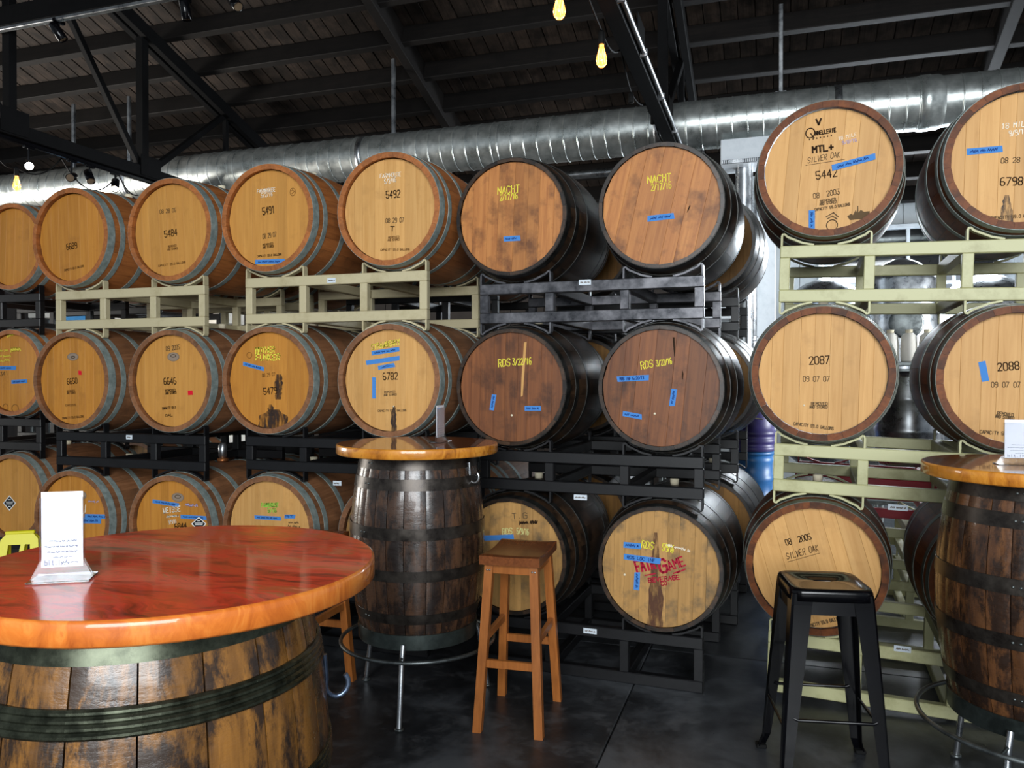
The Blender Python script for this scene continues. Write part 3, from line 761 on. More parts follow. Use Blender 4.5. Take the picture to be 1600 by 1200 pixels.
# --- bottom tier
b = front('A', 1, 0, 'barrel with a black diamond sticker, cut off by left edge, bottom tier', stave='oak_dusty', head='head_gold', hset=2)
diamond(b, (15, 786), 10, 12)
b = front('B', 0, 0, 'barrel behind the white table card with overlapping blue tapes', stave='oak_dusty', head='head_amber', hset=1)
ring(b, (128, 774), 7, 6, 'oval_grey', .004, fill='oval_grey'); tape(b, (126, 813), (158, 813.5), 9); tape(b, (133, 806.5), (173, 807.5), 7)
scrawl(b, (138, 785), (154, 786), 4, 'chalk_lilac'); hand(b, 'L/', (128, 803), (137, 798), 10, 'chalk')
b = front('B', 1, 0, 'barrel chalked WEISSE in white with a black diamond sticker', stave='oak_dusty', head='head_amber', hset=2, bung=False)
ring(b, (278, 777), 9, 6.5, 'oval_grey', .004, fill='oval_grey'); ring(b, (278, 776), 4.5, 2.4, 'ink_grey', .004)
tape(b, (238.6, 783), (280.4, 789.5), 6); hand(b, 'WEISSE', (255.6, 802), (282, 799), 8, 'chalk', .16); scrawl(b, (261, 809), (279, 807.5), 4, 'chalk', .3)
hand(b, '9/9/16', (264, 819), (276, 817), 6, 'chalk'); tape(b, (282.4, 807), (324, 809.5), 6); scrawl(b, (290, 791), (309, 792), 5, 'chalk_lilac', .2)
ink(b, '6844', (274, 826.5), (292, 825), 8, 'ink', .18); diamond(b, (311, 818.5), 12, 11)
b = front('C', 0, 0, 'barrel with green chalk and two blue tapes above the near table', stave='oak_dusty', head='head_pale', hset=0)
hand(b, 'FARMHOUSE', (409, 792), (435, 792), 6, 'chalk_green', .2); hand(b, '5/16', (419, 800.5), (432, 800), 6, 'chalk_green', .2)
tape(b, (397.6, 808), (439.4, 810.4), 6); tape(b, (445, 807), (461, 807), 6, 'RT')
scrawl(b, (451, 818), (468, 819), 4, 'ink_grey'); scrawl(b, (450, 824), (469, 825), 4, 'ink_grey')
b = front('C', 1, 0, 'barrel almost hidden behind the tall dark barrel table', stave='oak_dusty', head='head_worn', hset=1)
b = front('D', 0, 0, 'weathered barrel chalked RDS 5/9/16 behind the wooden stool', BOUR, 'oak_black', 'hoop_black', 'head_worn', hset=1)
ink(b, 'T.G', (801, 811), (824, 810), 9, 'ink_grey', .14); hand(b, 'RDS', (785.6, 835), (800.6, 834), 9, 'chalk_pale'); hand(b, '5/9/16', (807.5, 834), (826, 835.6), 9, 'chalk_pale')
tape(b, (752, 841), (803, 839), 8, scribble=False); scrawl(b, (812, 820), (843, 818), 6, 'ink', .3)
b = front('D', 1, 0, 'weathered barrel with red FAIR GAME lettering and three blue tapes', BOUR, 'oak_black', 'hoop_black', 'head_worn', hset=2, hrot=.03)
drip(b, 1019, 1030, 832, 985, 11, 2.4, 'stain_brown')
ink(b, 'FAIR', (996, 894), (1025, 888), 17, 'red_paint', .2); ink(b, 'G', (1033, 895), (1044, 893), 20, 'red_paint', .2); ink(b, 'AME', (1047, 891), (1071, 883), 14, 'red_paint', .16)
ink(b, 'BEVERAGE', (1014, 910), (1062, 905), 6.5, 'red_paint', .24); ink(b, 'CO.', (1034, 915), (1047, 912.5), 6, 'red_paint', .24)
for q in ([(1008, 899), (1024, 896)], [(1052, 896), (1062, 892), (1058, 895), (1071, 889)]):
    mb = MB(); stroke(mb, [b.loc(*p) for p in q], 0.006, nexty(b, .0012)); obj('painted_flourish', mb, 'red_paint', b.o)
hand(b, 'RDS', (1002, 855), (1020, 858.5), 11); hand(b, '5/9/16', (1034.5, 860), (1052, 863), 11); scrawl(b, (1040, 853), (1078, 863), 5, 'chalk', .14)
tape(b, (974.7, 851), (1002, 853.6), 9); tape(b, (974.7, 869.4), (1031.8, 877), 9, 'RDS LOC INF'); tape(b, (996, 893.5), (994.6, 921.7), 9); dot(b, (976, 898), 2)
b = front('E', 0, 0, 'barrel stencilled 08 2005 behind the black metal stool', EBAR, 'oak_dark', 'hoop_dark', 'head_pale', hset=0, hrot=-.3)
ink(b, '08  2005', (1229, 852), (1268, 842.5), 9, 'ink', .14); ink(b, 'SILVER OAK', (1230, 874), (1279, 860), 9, 'ink', .1, .4, .35)
pA, pB = b.loc(1231, 878), b.loc(1281, 864); mb = MB(); stroke(mb, [pA, pB], .002, nexty(b, .0012)); obj('stamped_underline', mb, 'ink', b.o)
small(b, [('CAPACITY 59.0 GALLONS', (1261.5, 981), (1315, 968))], 'ink_grey', 5)
b = front('E', 1, 0, 'barrel mostly hidden behind the right barrel table, bottom tier', EBAR, 'oak_dark', 'hoop_dark', 'head_gold', hset=1)

# --- second rows behind
ROW2 = {s: ST[s] @ Matrix.Translation((0.0, 1.13, 0)) for s in 'ABCD'}
ROW2['D'] = ST['D'] @ Matrix.Translation((0.07, 1.13, 0))
ROW2['E'] = ST['E'] @ Matrix.Translation((0.0, 1.13, 0))
TIER = ('bottom tier', 'middle tier', 'top tier')
FR = {('D', 0): 'the barrel column beside the wooden stool', ('D', 1): 'the FAIR GAME column', ('C', 0): 'the MOTHER FUNKER column',
      ('C', 1): 'the STRAWBERRY column', ('B', 0): 'the column of the white table card', ('B', 1): 'the WEISSE column', ('A', 1): 'the leftmost column', ('E', 0): 'the 2087 column', ('E', 1): 'the 2088 column'}
SECOND = [('D', 0, r) for r in range(3)] + [('D', 1, r) for r in range(3)] + [('C', 0, r) for r in range(3)] + [('C', 1, r) for r in range(3)] + \
         [('B', 0, r) for r in range(3)] + [('B', 1, r) for r in range(3)] + [('A', 1, r) for r in range(3)]
for (s, c, r) in SECOND:
    k, stv, hp = (BOUR, 'oak_black', 'hoop_black') if s == 'D' else (EBAR, 'oak_dark', 'hoop_dark') if s == 'E' else (WINE, 'oak_dusty', 'galv')
    Barrel(k, ROW2[s], XO if c else -XO, ZZ[s][r], stv, hp, 'head_dim' if s == 'D' else 'head_worn',
           'barrel in the second row behind %s, %s' % (FR[(s, c)], TIER[r]), hset=(c + r) % 3)

# ------------------------------------------------------------------ steel barrel racks
RW = 1.15; RH = 0.056; RD = 0.045
RY0, RY1 = 0.092, 0.86
_rk = {}
def rack_part(key, fn):
    if key not in _rk: _rk[key] = fixn(fn().mesh(key[0]))
    return _rk[key]
PX = (-RW / 2 + .0225, -XO + .185, XO - .185, RW / 2 - .0225)
def cradle_mb(flip, h=0.056, half=0.19):
    """Bent flat bar: up from the rail, over a rounded corner and down to the middle."""
    pts = [(half, 0), (half, h - .011), (half - .003, h - .003), (half - .010, h - .001), (half - .025, .041), (.10, .012), (0.05, 0.001)]
    t = 0.0045; P = [np.array(p) for p in pts]; L_, R_ = [], []
    for i, p in enumerate(P):
        d = P[min(i + 1, len(P) - 1)] - P[max(i - 1, 0)]; d = d / np.linalg.norm(d); n = np.array([-d[1], d[0]]) * t
        L_.append(p + n); R_.append(p - n)
    mb = MB(); k = len(P)
    vs = [(p[0], -.019, p[1]) for p in L_] + [(p[0], -.019, p[1]) for p in R_] + [(p[0], .019, p[1]) for p in L_] + [(p[0], .019, p[1]) for p in R_]
    fs = []
    for i in range(k - 1):
        a, b2, c2, d2 = i, k + i, 2 * k + i, 3 * k + i
        fs += [(a, a + 1, b2 + 1, b2), (c2, d2, d2 + 1, c2 + 1), (a, c2, c2 + 1, a + 1), (b2, b2 + 1, d2 + 1, d2)]
    fs += [(0, k, 3 * k, 2 * k), (k - 1, 3 * k - 1, 4 * k - 1, 2 * k - 1)]
    mb.add(vs, fs)
    mb.v = [(p[0] * flip[0], p[1], p[2] * flip[1]) for p in mb.v]
    return mb
def rack(mtx, z0, z1, mat, label, bottom=True, feet=False, tags=(), group=None, y_off=0.0):
    t = thing('barrel_rack', label, 'rack', mtx=mtx @ Matrix.Translation((0, y_off, z0)), group=group)
    H = z1 - z0
    rail = rack_part(('rail',), lambda: MB().box((0, 0, 0), (RW, RD, RH), 0.004))
    post = rack_part(('post', round(H, 3)), lambda: MB().box((0, 0, 0), (0.045, RD - .004, H - 2 * RH + .001), 0.003))
    cross = rack_part(('cross_rail',), lambda: MB().box((0, 0, 0), (0.045, RY1 - RY0 - RD, RH - .004), 0.004))
    for y in (RY0, RY1):
        obj('rail', rail, mat, t, loc=(0, y, H - RH / 2)); obj('rail', rail, mat, t, loc=(0, y, RH / 2))
        for x in PX: obj('post', post, mat, t, loc=(x, y, H / 2))
        for cx in (-XO, XO):
            for fx in (1, -1):
                obj('cradle_bar', rack_part(('cradle_bar', fx, 1), lambda: cradle_mb((fx, 1))), mat, t, loc=(cx, y, H))
                if bottom: obj('cradle_bar', rack_part(('cradle_bar', fx, -1), lambda: cradle_mb((fx, -1))), mat, t, loc=(cx, y, 0))
    for x in PX[1:3]:
        for z in (H - RH / 2, RH / 2): obj('cross_rail', cross, mat, t, loc=(x, (RY0 + RY1) / 2, z))
    for (u, v, w_) in tags:
        o = t.matrix_basis.inverted() @ Vector(CAMP.tolist()); d = t.matrix_basis.inverted().to_3x3() @ Vector(ray(u, v).tolist())
        p = o + d * ((RY0 - RD / 2 - o.y) / d.y)
        lw = w_ * .0031
        lb = obj('label', MB().box((p.x, RY0 - RD / 2 - .0008, p.z), (lw, 0.0012, 0.026)), 'label', t)
        mb = MB(); squiggle(mb, np.array([p.x - lw * .38, p.z - .005]), np.array([p.x + lw * .38, p.z - .005]), np.array([0, .009]), .002, RY0 - RD / 2 - .0018, int(u))
        obj('lettering', mb, 'ink_grey', lb)
    return t
RC = {'wine': 0.325, 'ebar': 0.329, 'bour': 0.329}
TAG = {('C', 2): [(518, 438, 17)], ('D', 2): [(914, 441, 20)], ('D', 1): [(907, 777, 22)], ('D', 0): [(922, 986, 22)], ('E', 1): [(1403, 793, 26)], ('B', 1): [(202, 683, 15)], ('C', 1): [(527, 755, 17)], ('E', 0): [(1410, 1014, 22)]}
RMAT = {'A': ('black_rack',) * 3, 'B': ('black_rack', 'black_rack', 'cream'), 'C': ('black_rack', 'black_rack', 'cream'), 'D': ('black_rack', 'black_rack', 'grey_rack'), 'E': ('cream_lit',) * 3}
WHAT = {'black_rack': 'black steel', 'cream': 'cream steel', 'grey_rack': 'dark grey bare-steel', 'cream_lit': 'yellow-lit cream steel', 'red_rack': 'red steel'}
POS = {'A': 'at the left edge', 'B': 'under the 66 series barrels', 'C': 'beside the tall dark barrel table', 'D': 'under the blackened barrels', 'E': 'at the far end of the row by the black stool'}
UP = {'A': ('6689', 'x')}
RLAB = {
 ('A', 0): 'black floor rack at the left edge behind the near table', ('A', 1): 'black rack at left edge between bottom and middle tiers', ('A', 2): 'black rack at left edge under the topmost leftmost barrel',
 ('B', 0): 'black floor rack behind the red near table, under the WEISSE barrel', ('B', 1): 'black rack carrying the two barrels with red square stickers', ('B', 2): 'shorter cream rack farther left, above the barrels with red square stickers',
 ('C', 0): 'black floor rack hidden behind the near table edge and stool', ('C', 1): 'black rack carrying the MOTHER FUNKER and STRAWBERRY barrels', ('C', 2): 'cream rack directly above the MOTHER FUNKER and STRAWBERRY barrels',
 ('D', 0): 'black floor rack under the FAIR GAME barrel', ('D', 1): 'black rack carrying the two RDS 3/22/16 barrels', ('D', 2): 'bare grey steel rack carrying the two NACHT barrels',
 ('E', 0): 'yellow-lit cream floor rack behind the black metal stool', ('E', 1): 'lower yellow-lit cream rack with the red rack visible through it', ('E', 2): 'topmost yellow-lit cream rack, just under the big duct'}
for s in 'ABCDE':
    g = 'bour' if s == 'D' else 'ebar' if s == 'E' else 'wine'
    for lv in range(3):
        z1 = ZZ[s][lv] - RC[g]; z0 = 0.0 if lv == 0 else ZZ[s][lv - 1] + RC[g]
        if s == 'E' and lv == 0: z0 = 0.02
        rack(ST[s], z0, z1, RMAT[s][lv], RLAB[(s, lv)], bottom=lv > 0, tags=TAG.get((s, lv), ()))
R2 = {('A', 1): 'black_rack', ('A', 2): 'black_rack', ('B', 1): 'black_rack', ('B', 2): 'cream', ('C', 1): 'black_rack', ('C', 2): 'black_rack', ('D', 0): 'black_rack', ('D', 1): 'black_rack', ('D', 2): 'black_rack',
      ('B', 0): 'black_rack', ('C', 0): 'black_rack', ('A', 0): 'black_rack'}
BEH = {'A': 'the barrels at the left edge', 'B': 'the WEISSE barrels', 'C': 'the MOTHER FUNKER barrels', 'D': 'the NACHT barrels'}
for (s, lv), m in R2.items():
    g = 'bour' if s == 'D' else 'ebar' if s == 'E' else 'wine'
    z1 = ZZ[s][lv] - RC[g]; z0 = 0.0 if lv == 0 else ZZ[s][lv - 1] + RC[g]
    if s == 'E' and lv == 0: z0 = 0.02
    rack(ROW2[s], z0, z1, m, 'second-row %s rack, %s, behind %s' % (WHAT[m], ('floor level', 'lower level', 'upper level')[lv], BEH[s]), bottom=lv > 0)
# empty racks stored behind the yellow-lit cream ones
mE = ROW2['E'] @ Matrix.Translation((-0.03, 0.24, 0))
rack(mE, 0.0, 0.28, 'cream_lit', 'empty yellow-lit cream rack on the floor behind barrel 08 2005', bottom=False)
rack(mE @ Matrix.Translation((0, .03, 0)), 0.345, 0.59, 'cream_lit', 'empty yellow-lit cream rack stacked under the red rack', bottom=False)
rack(mE @ Matrix.Translation((.1, 0, 0)), 0.655, 0.89, 'red_rack', 'red steel rack behind the yellow-lit cream racks', bottom=False, tags=[(1414, 747, 20)])

# ------------------------------------------------------------------ barrel tables
def barrel_table(label, cx, cy, zt, R, th, zb0, re, rb, hoops, mats, leg_a, legs=True, n=24, seed=1, hooks=(), off=(0, 0), ring_r=.355):
    rng = random.Random(seed)
    t = thing('barrel_table', label, 'table', (cx, cy, 0))
    zb1 = zt - th; H = zb1 - zb0
    top_m, edge_m, st_m, hp_m = mats
    b_ = 0.006; o0 = Vector((off[0], off[1], 0))
    obj('tabletop', MB().lathe([(0.0001, zt), (R - b_, zt)], 96, 'z', False), top_m, t)
    obj('tabletop_edge', MB().lathe([(R - b_, zt), (R - b_ * .35, zt - b_ * .3), (R, zt - b_ * 1.1), (R, zb1 + .005), (R - .005, zb1), (0.02, zb1)], 96), edge_m, t)
    ws = [rng.uniform(.75, 1.35) for _ in range(n)]; sw = sum(ws); a = rng.random()
    for w_ in ws:
        a2 = a + 2 * PI * w_ / sw
        obj('stave', stave_mesh(H - .001, re, rb, a, a2, 0.026, 12, 4, 0.0016, 'z'), st_m, t, loc=o0 + Vector((0, 0, zb0))); a = a2
    for (h0, h1, bead) in hoops:
        o = obj('hoop', hoop_mesh(H, re, rb, h0 - zb0, h1 - zb0, 0.0028, 72, 'z', bead), hp_m, t, loc=o0 + Vector((0, 0, zb0)))
        zc = (h0 + h1) / 2 - zb0; rr = prof_r(zc, H, re, rb) + .003
        for q in (-2.05, -1.98):
            obj('rivet', MB().lathe([(0.0001, 0.003), (0.003, 0.0022), (0.0048, 0)], 10, 'z'), 'steel_dark', o,
                mtx=Matrix.Translation((rr * math.cos(q), rr * math.sin(q), zc)) @ Matrix.Rotation(q, 4, 'Z') @ Matrix.Rotation(PI / 2, 4, 'Y'))
    if legs:
        r0 = re + .012
        obj('base_band', MB().lathe([(r0, zb0 - .03), (r0 + .003, zb0 + .035)], 72).lathe([(r0 + .003, zb0 + .035), (r0 - .004, zb0 + .035)], 72, 'z', False).lathe([(.02, zb0 - .03), (r0, zb0 - .03)], 72, 'z', False), 'base_ring', t)
        obj('foot_ring', MB().tube([(ring_r * math.cos(q), ring_r * math.sin(q), zb0 - .055) for q in np.linspace(0, 2 * PI, 65)[:-1]], 0.009, 8, closed=True), 'steel_dark', t)
        for q in leg_a:
            q = math.radians(q); c, s_ = math.cos(q), math.sin(q)
            lg = obj('leg', MB().tube([(c * (r0 + .006), s_ * (r0 + .006), zb0 - .005), (c * (r0 + .03), s_ * (r0 + .03), zb0 - .06), (c * .352, s_ * .352, 0.008)], 0.0115, 10), 'steel', t)
            obj('foot_pad', MB().lathe([(0.0001, 0.012), (.018, .012), (.02, .008), (.02, 0.001), (.0001, .001)], 16, 'z', c=(c * .352, s_ * .352, 0)), 'steel_dark', lg)
            br = obj('ring_bracket', MB().tube([(c * (r0 + .02), s_ * (r0 + .02), zb0 - .05), (c * (ring_r), s_ * (ring_r), zb0 - .055)], 0.006, 6), 'steel_dark', lg)
    for (q, z0, m_) in hooks:
        q = math.radians(q); rr = prof_r(z0 - zb0, H, re, rb) + .006
        rad = Vector((math.cos(q), math.sin(q), 0)); zz = Vector((0, 0, 1)); P = []
        P.append(rad * rr + zz * z0); P.append(rad * (rr + .004) + zz * (z0 - .05))
        for k_ in range(9):
            an = PI + PI * 1.25 * k_ / 8
            P.append(rad * (rr + .026 + .024 * math.cos(an)) + zz * (z0 - .065 + .026 * math.sin(an)))
        obj('bag_hook', MB().tube(P, 0.0055, 8), m_, t, loc=o0)
    return t
near_hoops = [(1.058, 1.104, 0), (0.950, .996, .005), (.748, .795, .002), (.50, .55, 0), (.36, .40, 0)]
barrel_table('large barrel table with glossy red cedar top and white card, nearest the camera', -1.106, -2.527, 1.148, .38, .042, 0.30, .285, .335,
             [h for h in near_hoops], ('cedar', 'cedar_edge', 'stave_near', 'hoop_olive'), (-60, 60, 180), n=23, seed=4, hooks=[(40, .93, 'hook')], off=(-.032, -.03))
back_hoops = [(1.10, 1.152, 0), (1.012, 1.062, 0), (.80, .852, 0), (.62, .668, 0), (.43, .474, 0)]
barrel_table('tall dark barrel table with an amber round top beside the honey wood stool', -1.585, -.415, 1.2, .375, .045, .345, .262, .312,
             back_hoops, ('amber_top', 'amber_edge', 'stave_back', 'hoop_brown'), (-78, 42, 162), n=25, seed=9, hooks=[(-8, 1.12, 'steel')])
barrel_table('barrel table with amber top cut off by the right edge, beside the black stool', .885, -.56, 1.2, .37, .045, .345, .268, .322,
             back_hoops, ('amber_top', 'amber_edge', 'stave_right', 'hoop_brown'), (-120, 0, 124), n=22, seed=15, ring_r=.38)

# ------------------------------------------------------------------ honey wood stools
def wood_stool(label, cx, cy, rz):
    t = thing('bar_stool', label, 'stool', (cx, cy, 0), rz)
    hz = 0.75; sx, sy = .132, .185
    mb = MB(); n = 12; vs = []
    for i in range(n + 1):
        y = -sy + 2 * sy * i / n; z = hz - .012 + .014 * (y / sy) ** 2
        e = .006 if i in (0, n) else 0
        vs += [(-sx, y, hz - .042), (-sx, y, z - .006), (-sx + .006, y, z - e), (0, y, z - e - .003), (sx - .006, y, z - e), (sx, y, z - .006), (sx, y, hz - .042)]
    fs = [(i * 7 + j, i * 7 + j + 1, (i + 1) * 7 + j + 1, (i + 1) * 7 + j) for i in range(n) for j in range(6)] + [(i * 7 + 6, i * 7, (i + 1) * 7, (i + 1) * 7 + 6) for i in range(n)]
    fs += [tuple(range(7)), tuple(range(n * 7, n * 7 + 7))]
    mb.add(vs, fs); obj('seat', mb, 'stool_seat', t)
    def at(sxn, syn, z):
        k = 1 - z / (hz - .042)
        return Vector((sxn * (.098 + .036 * k), syn * (.135 + .065 * k), z))
    def beam(a, b, w_, d_):
        v = b - a; L = v.length; q = v.to_track_quat('Z', 'Y').to_matrix().to_4x4()
        m = MB(); m.box((0, 0, L / 2), (w_, d_, L), .002, Matrix.Translation(a) @ q); return m
    for a in (-1, 1):
        for b2 in (-1, 1):
            m = MB(); p0, p1 = at(a, b2, 0), at(a, b2, hz - .043); h = .0185
            vs = []
            for p in (p0, p1):
                for (i, j) in ((-1, -1), (1, -1), (1, 1), (-1, 1)): vs.append((p.x + i * h, p.y + j * h, p.z))
            m.add(vs, [(3, 2, 1, 0), (4, 5, 6, 7)] + [(i, (i + 1) % 4, (i + 1) % 4 + 4, i + 4) for i in range(4)])
            lg = obj('leg', m, 'stool', t)
            if b2 == -1:
                for dx in (-.006, .006):
                    p = at(a, b2, .68)
                    obj('screw_head', MB().lathe([(.0001, -.002), (.004, -.0015), (.0045, 0)], 8, 'y', c=(p.x + dx, p.y - .0185, p.z)), 'steel', lg)
    for s_ in (-1, 1):
        z = .285; a, b2 = at(-1, s_, z), at(1, s_, z)
        obj('footrest_rail', MB().box((0, (a.y + b2.y) / 2, z), (b2.x - a.x - .034, .02, .034), .002), 'stool', t)
        z = .385; a, b2 = at(s_, -1, z), at(s_, 1, z)
        obj('side_rail', MB().box((a.x, 0, z), (.02, b2.y - a.y - .034, .034), .002), 'stool', t)
        z = .685; a, b2 = at(-1, s_, z), at(1, s_, z)
        obj('apron', MB().box((0, a.y, z), (b2.x - a.x - .034, .02, .044), .002), 'stool', t)
        a, b2 = at(s_, -1, z), at(s_, 1, z)
        obj('apron', MB().box((a.x, 0, z), (.02, b2.y - a.y - .034, .044), .002), 'stool', t)
    return t
wood_stool('honey wood bar stool standing in front of the RDS 5/9/16 barrel', -1.074, -.447, math.radians(4))
wood_stool('honey wood bar stool half hidden behind the red cedar table', -2.115, -.535, math.radians(2))

# ------------------------------------------------------------------ black metal stool
def metal_stool(label, cx, cy, rz):
    t = thing('bar_stool', label, 'stool', (cx, cy, 0), rz)
    hz = .738; s = .148; rc = .03; N = 48
    def rsq(h, r, z):
        out = []
        for k in range(N):
            q = 2 * PI * (k + .5) / N; c, sn = math.cos(q), math.sin(q)
            e = 8; d = (abs(c) ** e + abs(sn) ** e) ** (-1 / e)
            out.append((c * d * h, sn * d * h, z))
        return out
    slot = [(0.036 * math.copysign(abs(math.cos(2 * PI * (k + .5) / N)) ** .55, math.cos(2 * PI * (k + .5) / N)), .009 * math.sin(2 * PI * (k + .5) / N), hz - .005) for k in range(N)]
    rings = [[(p[0] * 1.0, p[1], hz - .016) for p in slot], slot, [(p[0] * 1.06, p[1] * 1.25, hz - .003) for p in slot], rsq(s - .03, rc, hz - .004), rsq(s - .012, rc, hz), rsq(s - .004, rc, hz - .003), rsq(s, rc, hz - .012), rsq(s + .002, rc, hz - .045), rsq(s - .004, rc, hz - .045)]
    vs = [p for r in rings for p in r]
    fs = [(i * N + k, i * N + (k + 1) % N, (i + 1) * N + (k + 1) % N, (i + 1) * N + k) for i in range(len(rings) - 1) for k in range(N)]
    obj('seat', MB().add(vs, fs, True), 'black_steel', t)
    f0, f1 = .196, .146
    for a in (-1, 1):
        for b in (-1, 1):
            m = MB(); L_ = []
            for (z, c, w_) in ((hz - .02, f1 - .004, .072), (hz - .06, f1, .072), (.30, f1 + (f0 - f1) * .56, .05), (.06, f0 - .006, .035), (.0, f0 + .012, .032)):
                L_.append([(a * (c - w_), b * c, z), (a * (c - .008), b * c, z), (a * c, b * (c - .008), z), (a * c, b * (c - w_), z),
                           (a * (c - .004), b * (c - w_), z), (a * (c - .006), b * (c - .01), z), (a * (c - .01), b * (c - .006), z), (a * (c - w_), b * (c - .004), z)])
            vs = [p for r in L_ for p in r]
            fs = [(i * 8 + j, i * 8 + (j + 1) % 8, (i + 1) * 8 + (j + 1) % 8, (i + 1) * 8 + j) for i in range(4) for j in range(8)]
            fs += [(0, 1, 6, 7), (1, 2, 5, 6), (2, 3, 4, 5), (32, 33, 38, 39), (33, 34, 37, 38), (34, 35, 36, 37)]
            lg = obj('leg', m.add(vs, fs), 'black_steel', t)
            obj('foot_cap', MB().box((a * (f0 - .004), b * (f0 - .004), .008), (.04, .04, .015), .003), 'rubber', lg)
    def cat(z): return f1 + (f0 - f1) * (hz - .06 - z) / (hz - .06) * .95
    for sg in (-1, 1):
        z = .27; c = cat(z)
        obj('footrest_bar', MB().tube([(-c + .03, sg * (c - .004), z + .006), (-c + .045, sg * (c - .002), z), (c - .045, sg * (c - .002), z), (c - .03, sg * (c - .004), z + .006)], .0065, 8), 'black_steel', t)
        z = .235; c = cat(z)
        obj('side_bar', MB().tube([(sg * (c - .004), -c + .03, z), (sg * (c - .004), c - .03, z)], .0065, 8), 'black_steel', t)
        obj('cross_brace', MB().tube([(sg * -.135, -.135, hz - .075), (0, 0, hz - .045 + .004 * sg), (sg * .135, .135, hz - .075)], .006, 8), 'black_steel', t)
        obj('skirt', MB().box((0, sg * (s - .008), hz - .07), (.17, .002, .05), 0), 'black_steel', t)
        obj('skirt', MB().box((sg * (s - .008), 0, hz - .07), (.002, .17, .05), 0), 'black_steel', t)
    return t
metal_stool('glossy black metal stool in front of the barrel stencilled 08 2005', .178, -.575, math.radians(11))

# ------------------------------------------------------------------ table cards in clear stands
def card_stand(label, loc, rz, w_=.10, h=.155):
    t = thing('table_card', label, 'sign', loc, rz)
    fx = w_ * .72
    m = MB(); m.prism([(-fx, .0), (fx, .0), (fx, .003), (w_ * .5, .035), (w_ * .5, h + .012), (-w_ * .5, h + .012), (-w_ * .5, .035), (-fx, .003)], -.0055, -.0035)
    m2 = MB(); m2.prism([(-fx, .0), (fx, .0), (fx, .003), (w_ * .5, .035), (w_ * .5, h + .012), (-w_ * .5, h + .012), (-w_ * .5, .035), (-fx, .003)], .0035, .0055)
    obj('front_sheet', m, 'acrylic', t); obj('rear_sheet', m2, 'acrylic', t)
    obj('foot_plate', MB().box((0, 0, .0015), (fx * 2, .062, .003), .0005), 'acrylic', t)
    cd_ = obj('card', MB().box((0, 0, .022 + h / 2), (w_ * .96, .0016, h), 0), 'card', t)
    for sd in (-1, 1):
        mb = MB(); rng = random.Random(5)
        for i, (n_, k) in enumerate(((13, .62), (18, .84), (14, .7), (9, .42))):
            z = .022 + h * (.345 - .072 * i); x = -w_ * .48 * k
            while x < w_ * .48 * k - .002:
                L = rng.uniform(.003, .008); pts = [np.array([x + L * q / 4, z + rng.uniform(-.0012, .0012)]) for q in range(5)]
                stroke(mb, pts, .0010, sd * .0012); x += L + .0022
        ribbons(mb, np.array([-w_ * .40, .022 + h * .03]), np.array([w_ * .40, .022 + h * .03]), np.array([0, .0085]), 'bit.ly/bbc-menu'.replace('-menu', '').replace('bbc', '    '), .0013, sd * .0012)
        x = -w_ * .02
        while x < w_ * .38:
            L = rng.uniform(.004, .008); stroke(mb, [np.array([x + L * q / 4, .022 + h * .055 + rng.uniform(-.002, .002)]) for q in range(5)], .0014, sd * .0012); x += L + .002
        if sd == 1: mb.v = [(-p[0], p[1], p[2]) for p in mb.v]
        obj('printed_lettering', mb, 'card_ink', cd_)
    return t
p = at_z(98, 905, 1.148); card_stand('white card in a clear stand on the red cedar table', (p[0], p[1], 1.1485), math.radians(32), .070, .134)
p = at_z(688, 690, 1.2); card_stand('white card seen edge-on on the dark barrel table', (p[0], p[1], 1.2005), math.radians(94), .105, .15)
p = at_z(1601, 727, 1.2); card_stand('white card on the right amber barrel table', (p[0], p[1] + .02, 1.2005), math.radians(4), .12, .135)

# ------------------------------------------------------------------ yellow floor sign
def floor_sign(label, loc, rz):
    t = thing('floor_sign', label, 'sign', loc, rz)
    for sg, nm in ((-1, 'front_panel'), (1, 'rear_panel')):
        m = MB(); h = .62; A = math.atan2(.15, h)
        out = [(-.145, 0), (-.115, 0), (-.10, .05), (.10, .05), (.115, 0), (.145, 0), (.095, h - .03), (.07, h), (-.07, h), (-.095, h - .03)]
        # outer frame with a cut-out near the top: left, right, bottom and top bands
        for q in ([(-.145, 0), (-.115, 0), (-.10, .05), (-.066, h - .20), (-.055, h - .06), (-.07, h), (-.095, h - .03)],
                  [(.145, 0), (.095, h - .03), (.07, h), (.055, h - .06), (.066, h - .20), (.10, .05), (.115, 0)],
                  [(-.10, .05), (.10, .05), (.066, h - .20), (-.066, h - .20)], [(-.055, h - .06), (.055, h - .06), (.07, h), (-.07, h)],
                  [(-.012, h - .20), (.012, h - .20), (.03, h - .06), (.008, h - .06)]):
            m.prism(q, -.006, .006)
        o = obj(nm, m, 'yellow', t); o.matrix_basis = Matrix.Translation((0, sg * .155, 0)) @ Matrix.Rotation(sg * A, 4, 'X')
    obj('hinge', MB().box((0, 0, .612), (.15, .03, .018), .004), 'yellow', t)
    return t
p = at_z(32, 832, .61); floor_sign('yellow folding floor sign behind the red cedar table', (p[0], p[1], 0), math.radians(35))

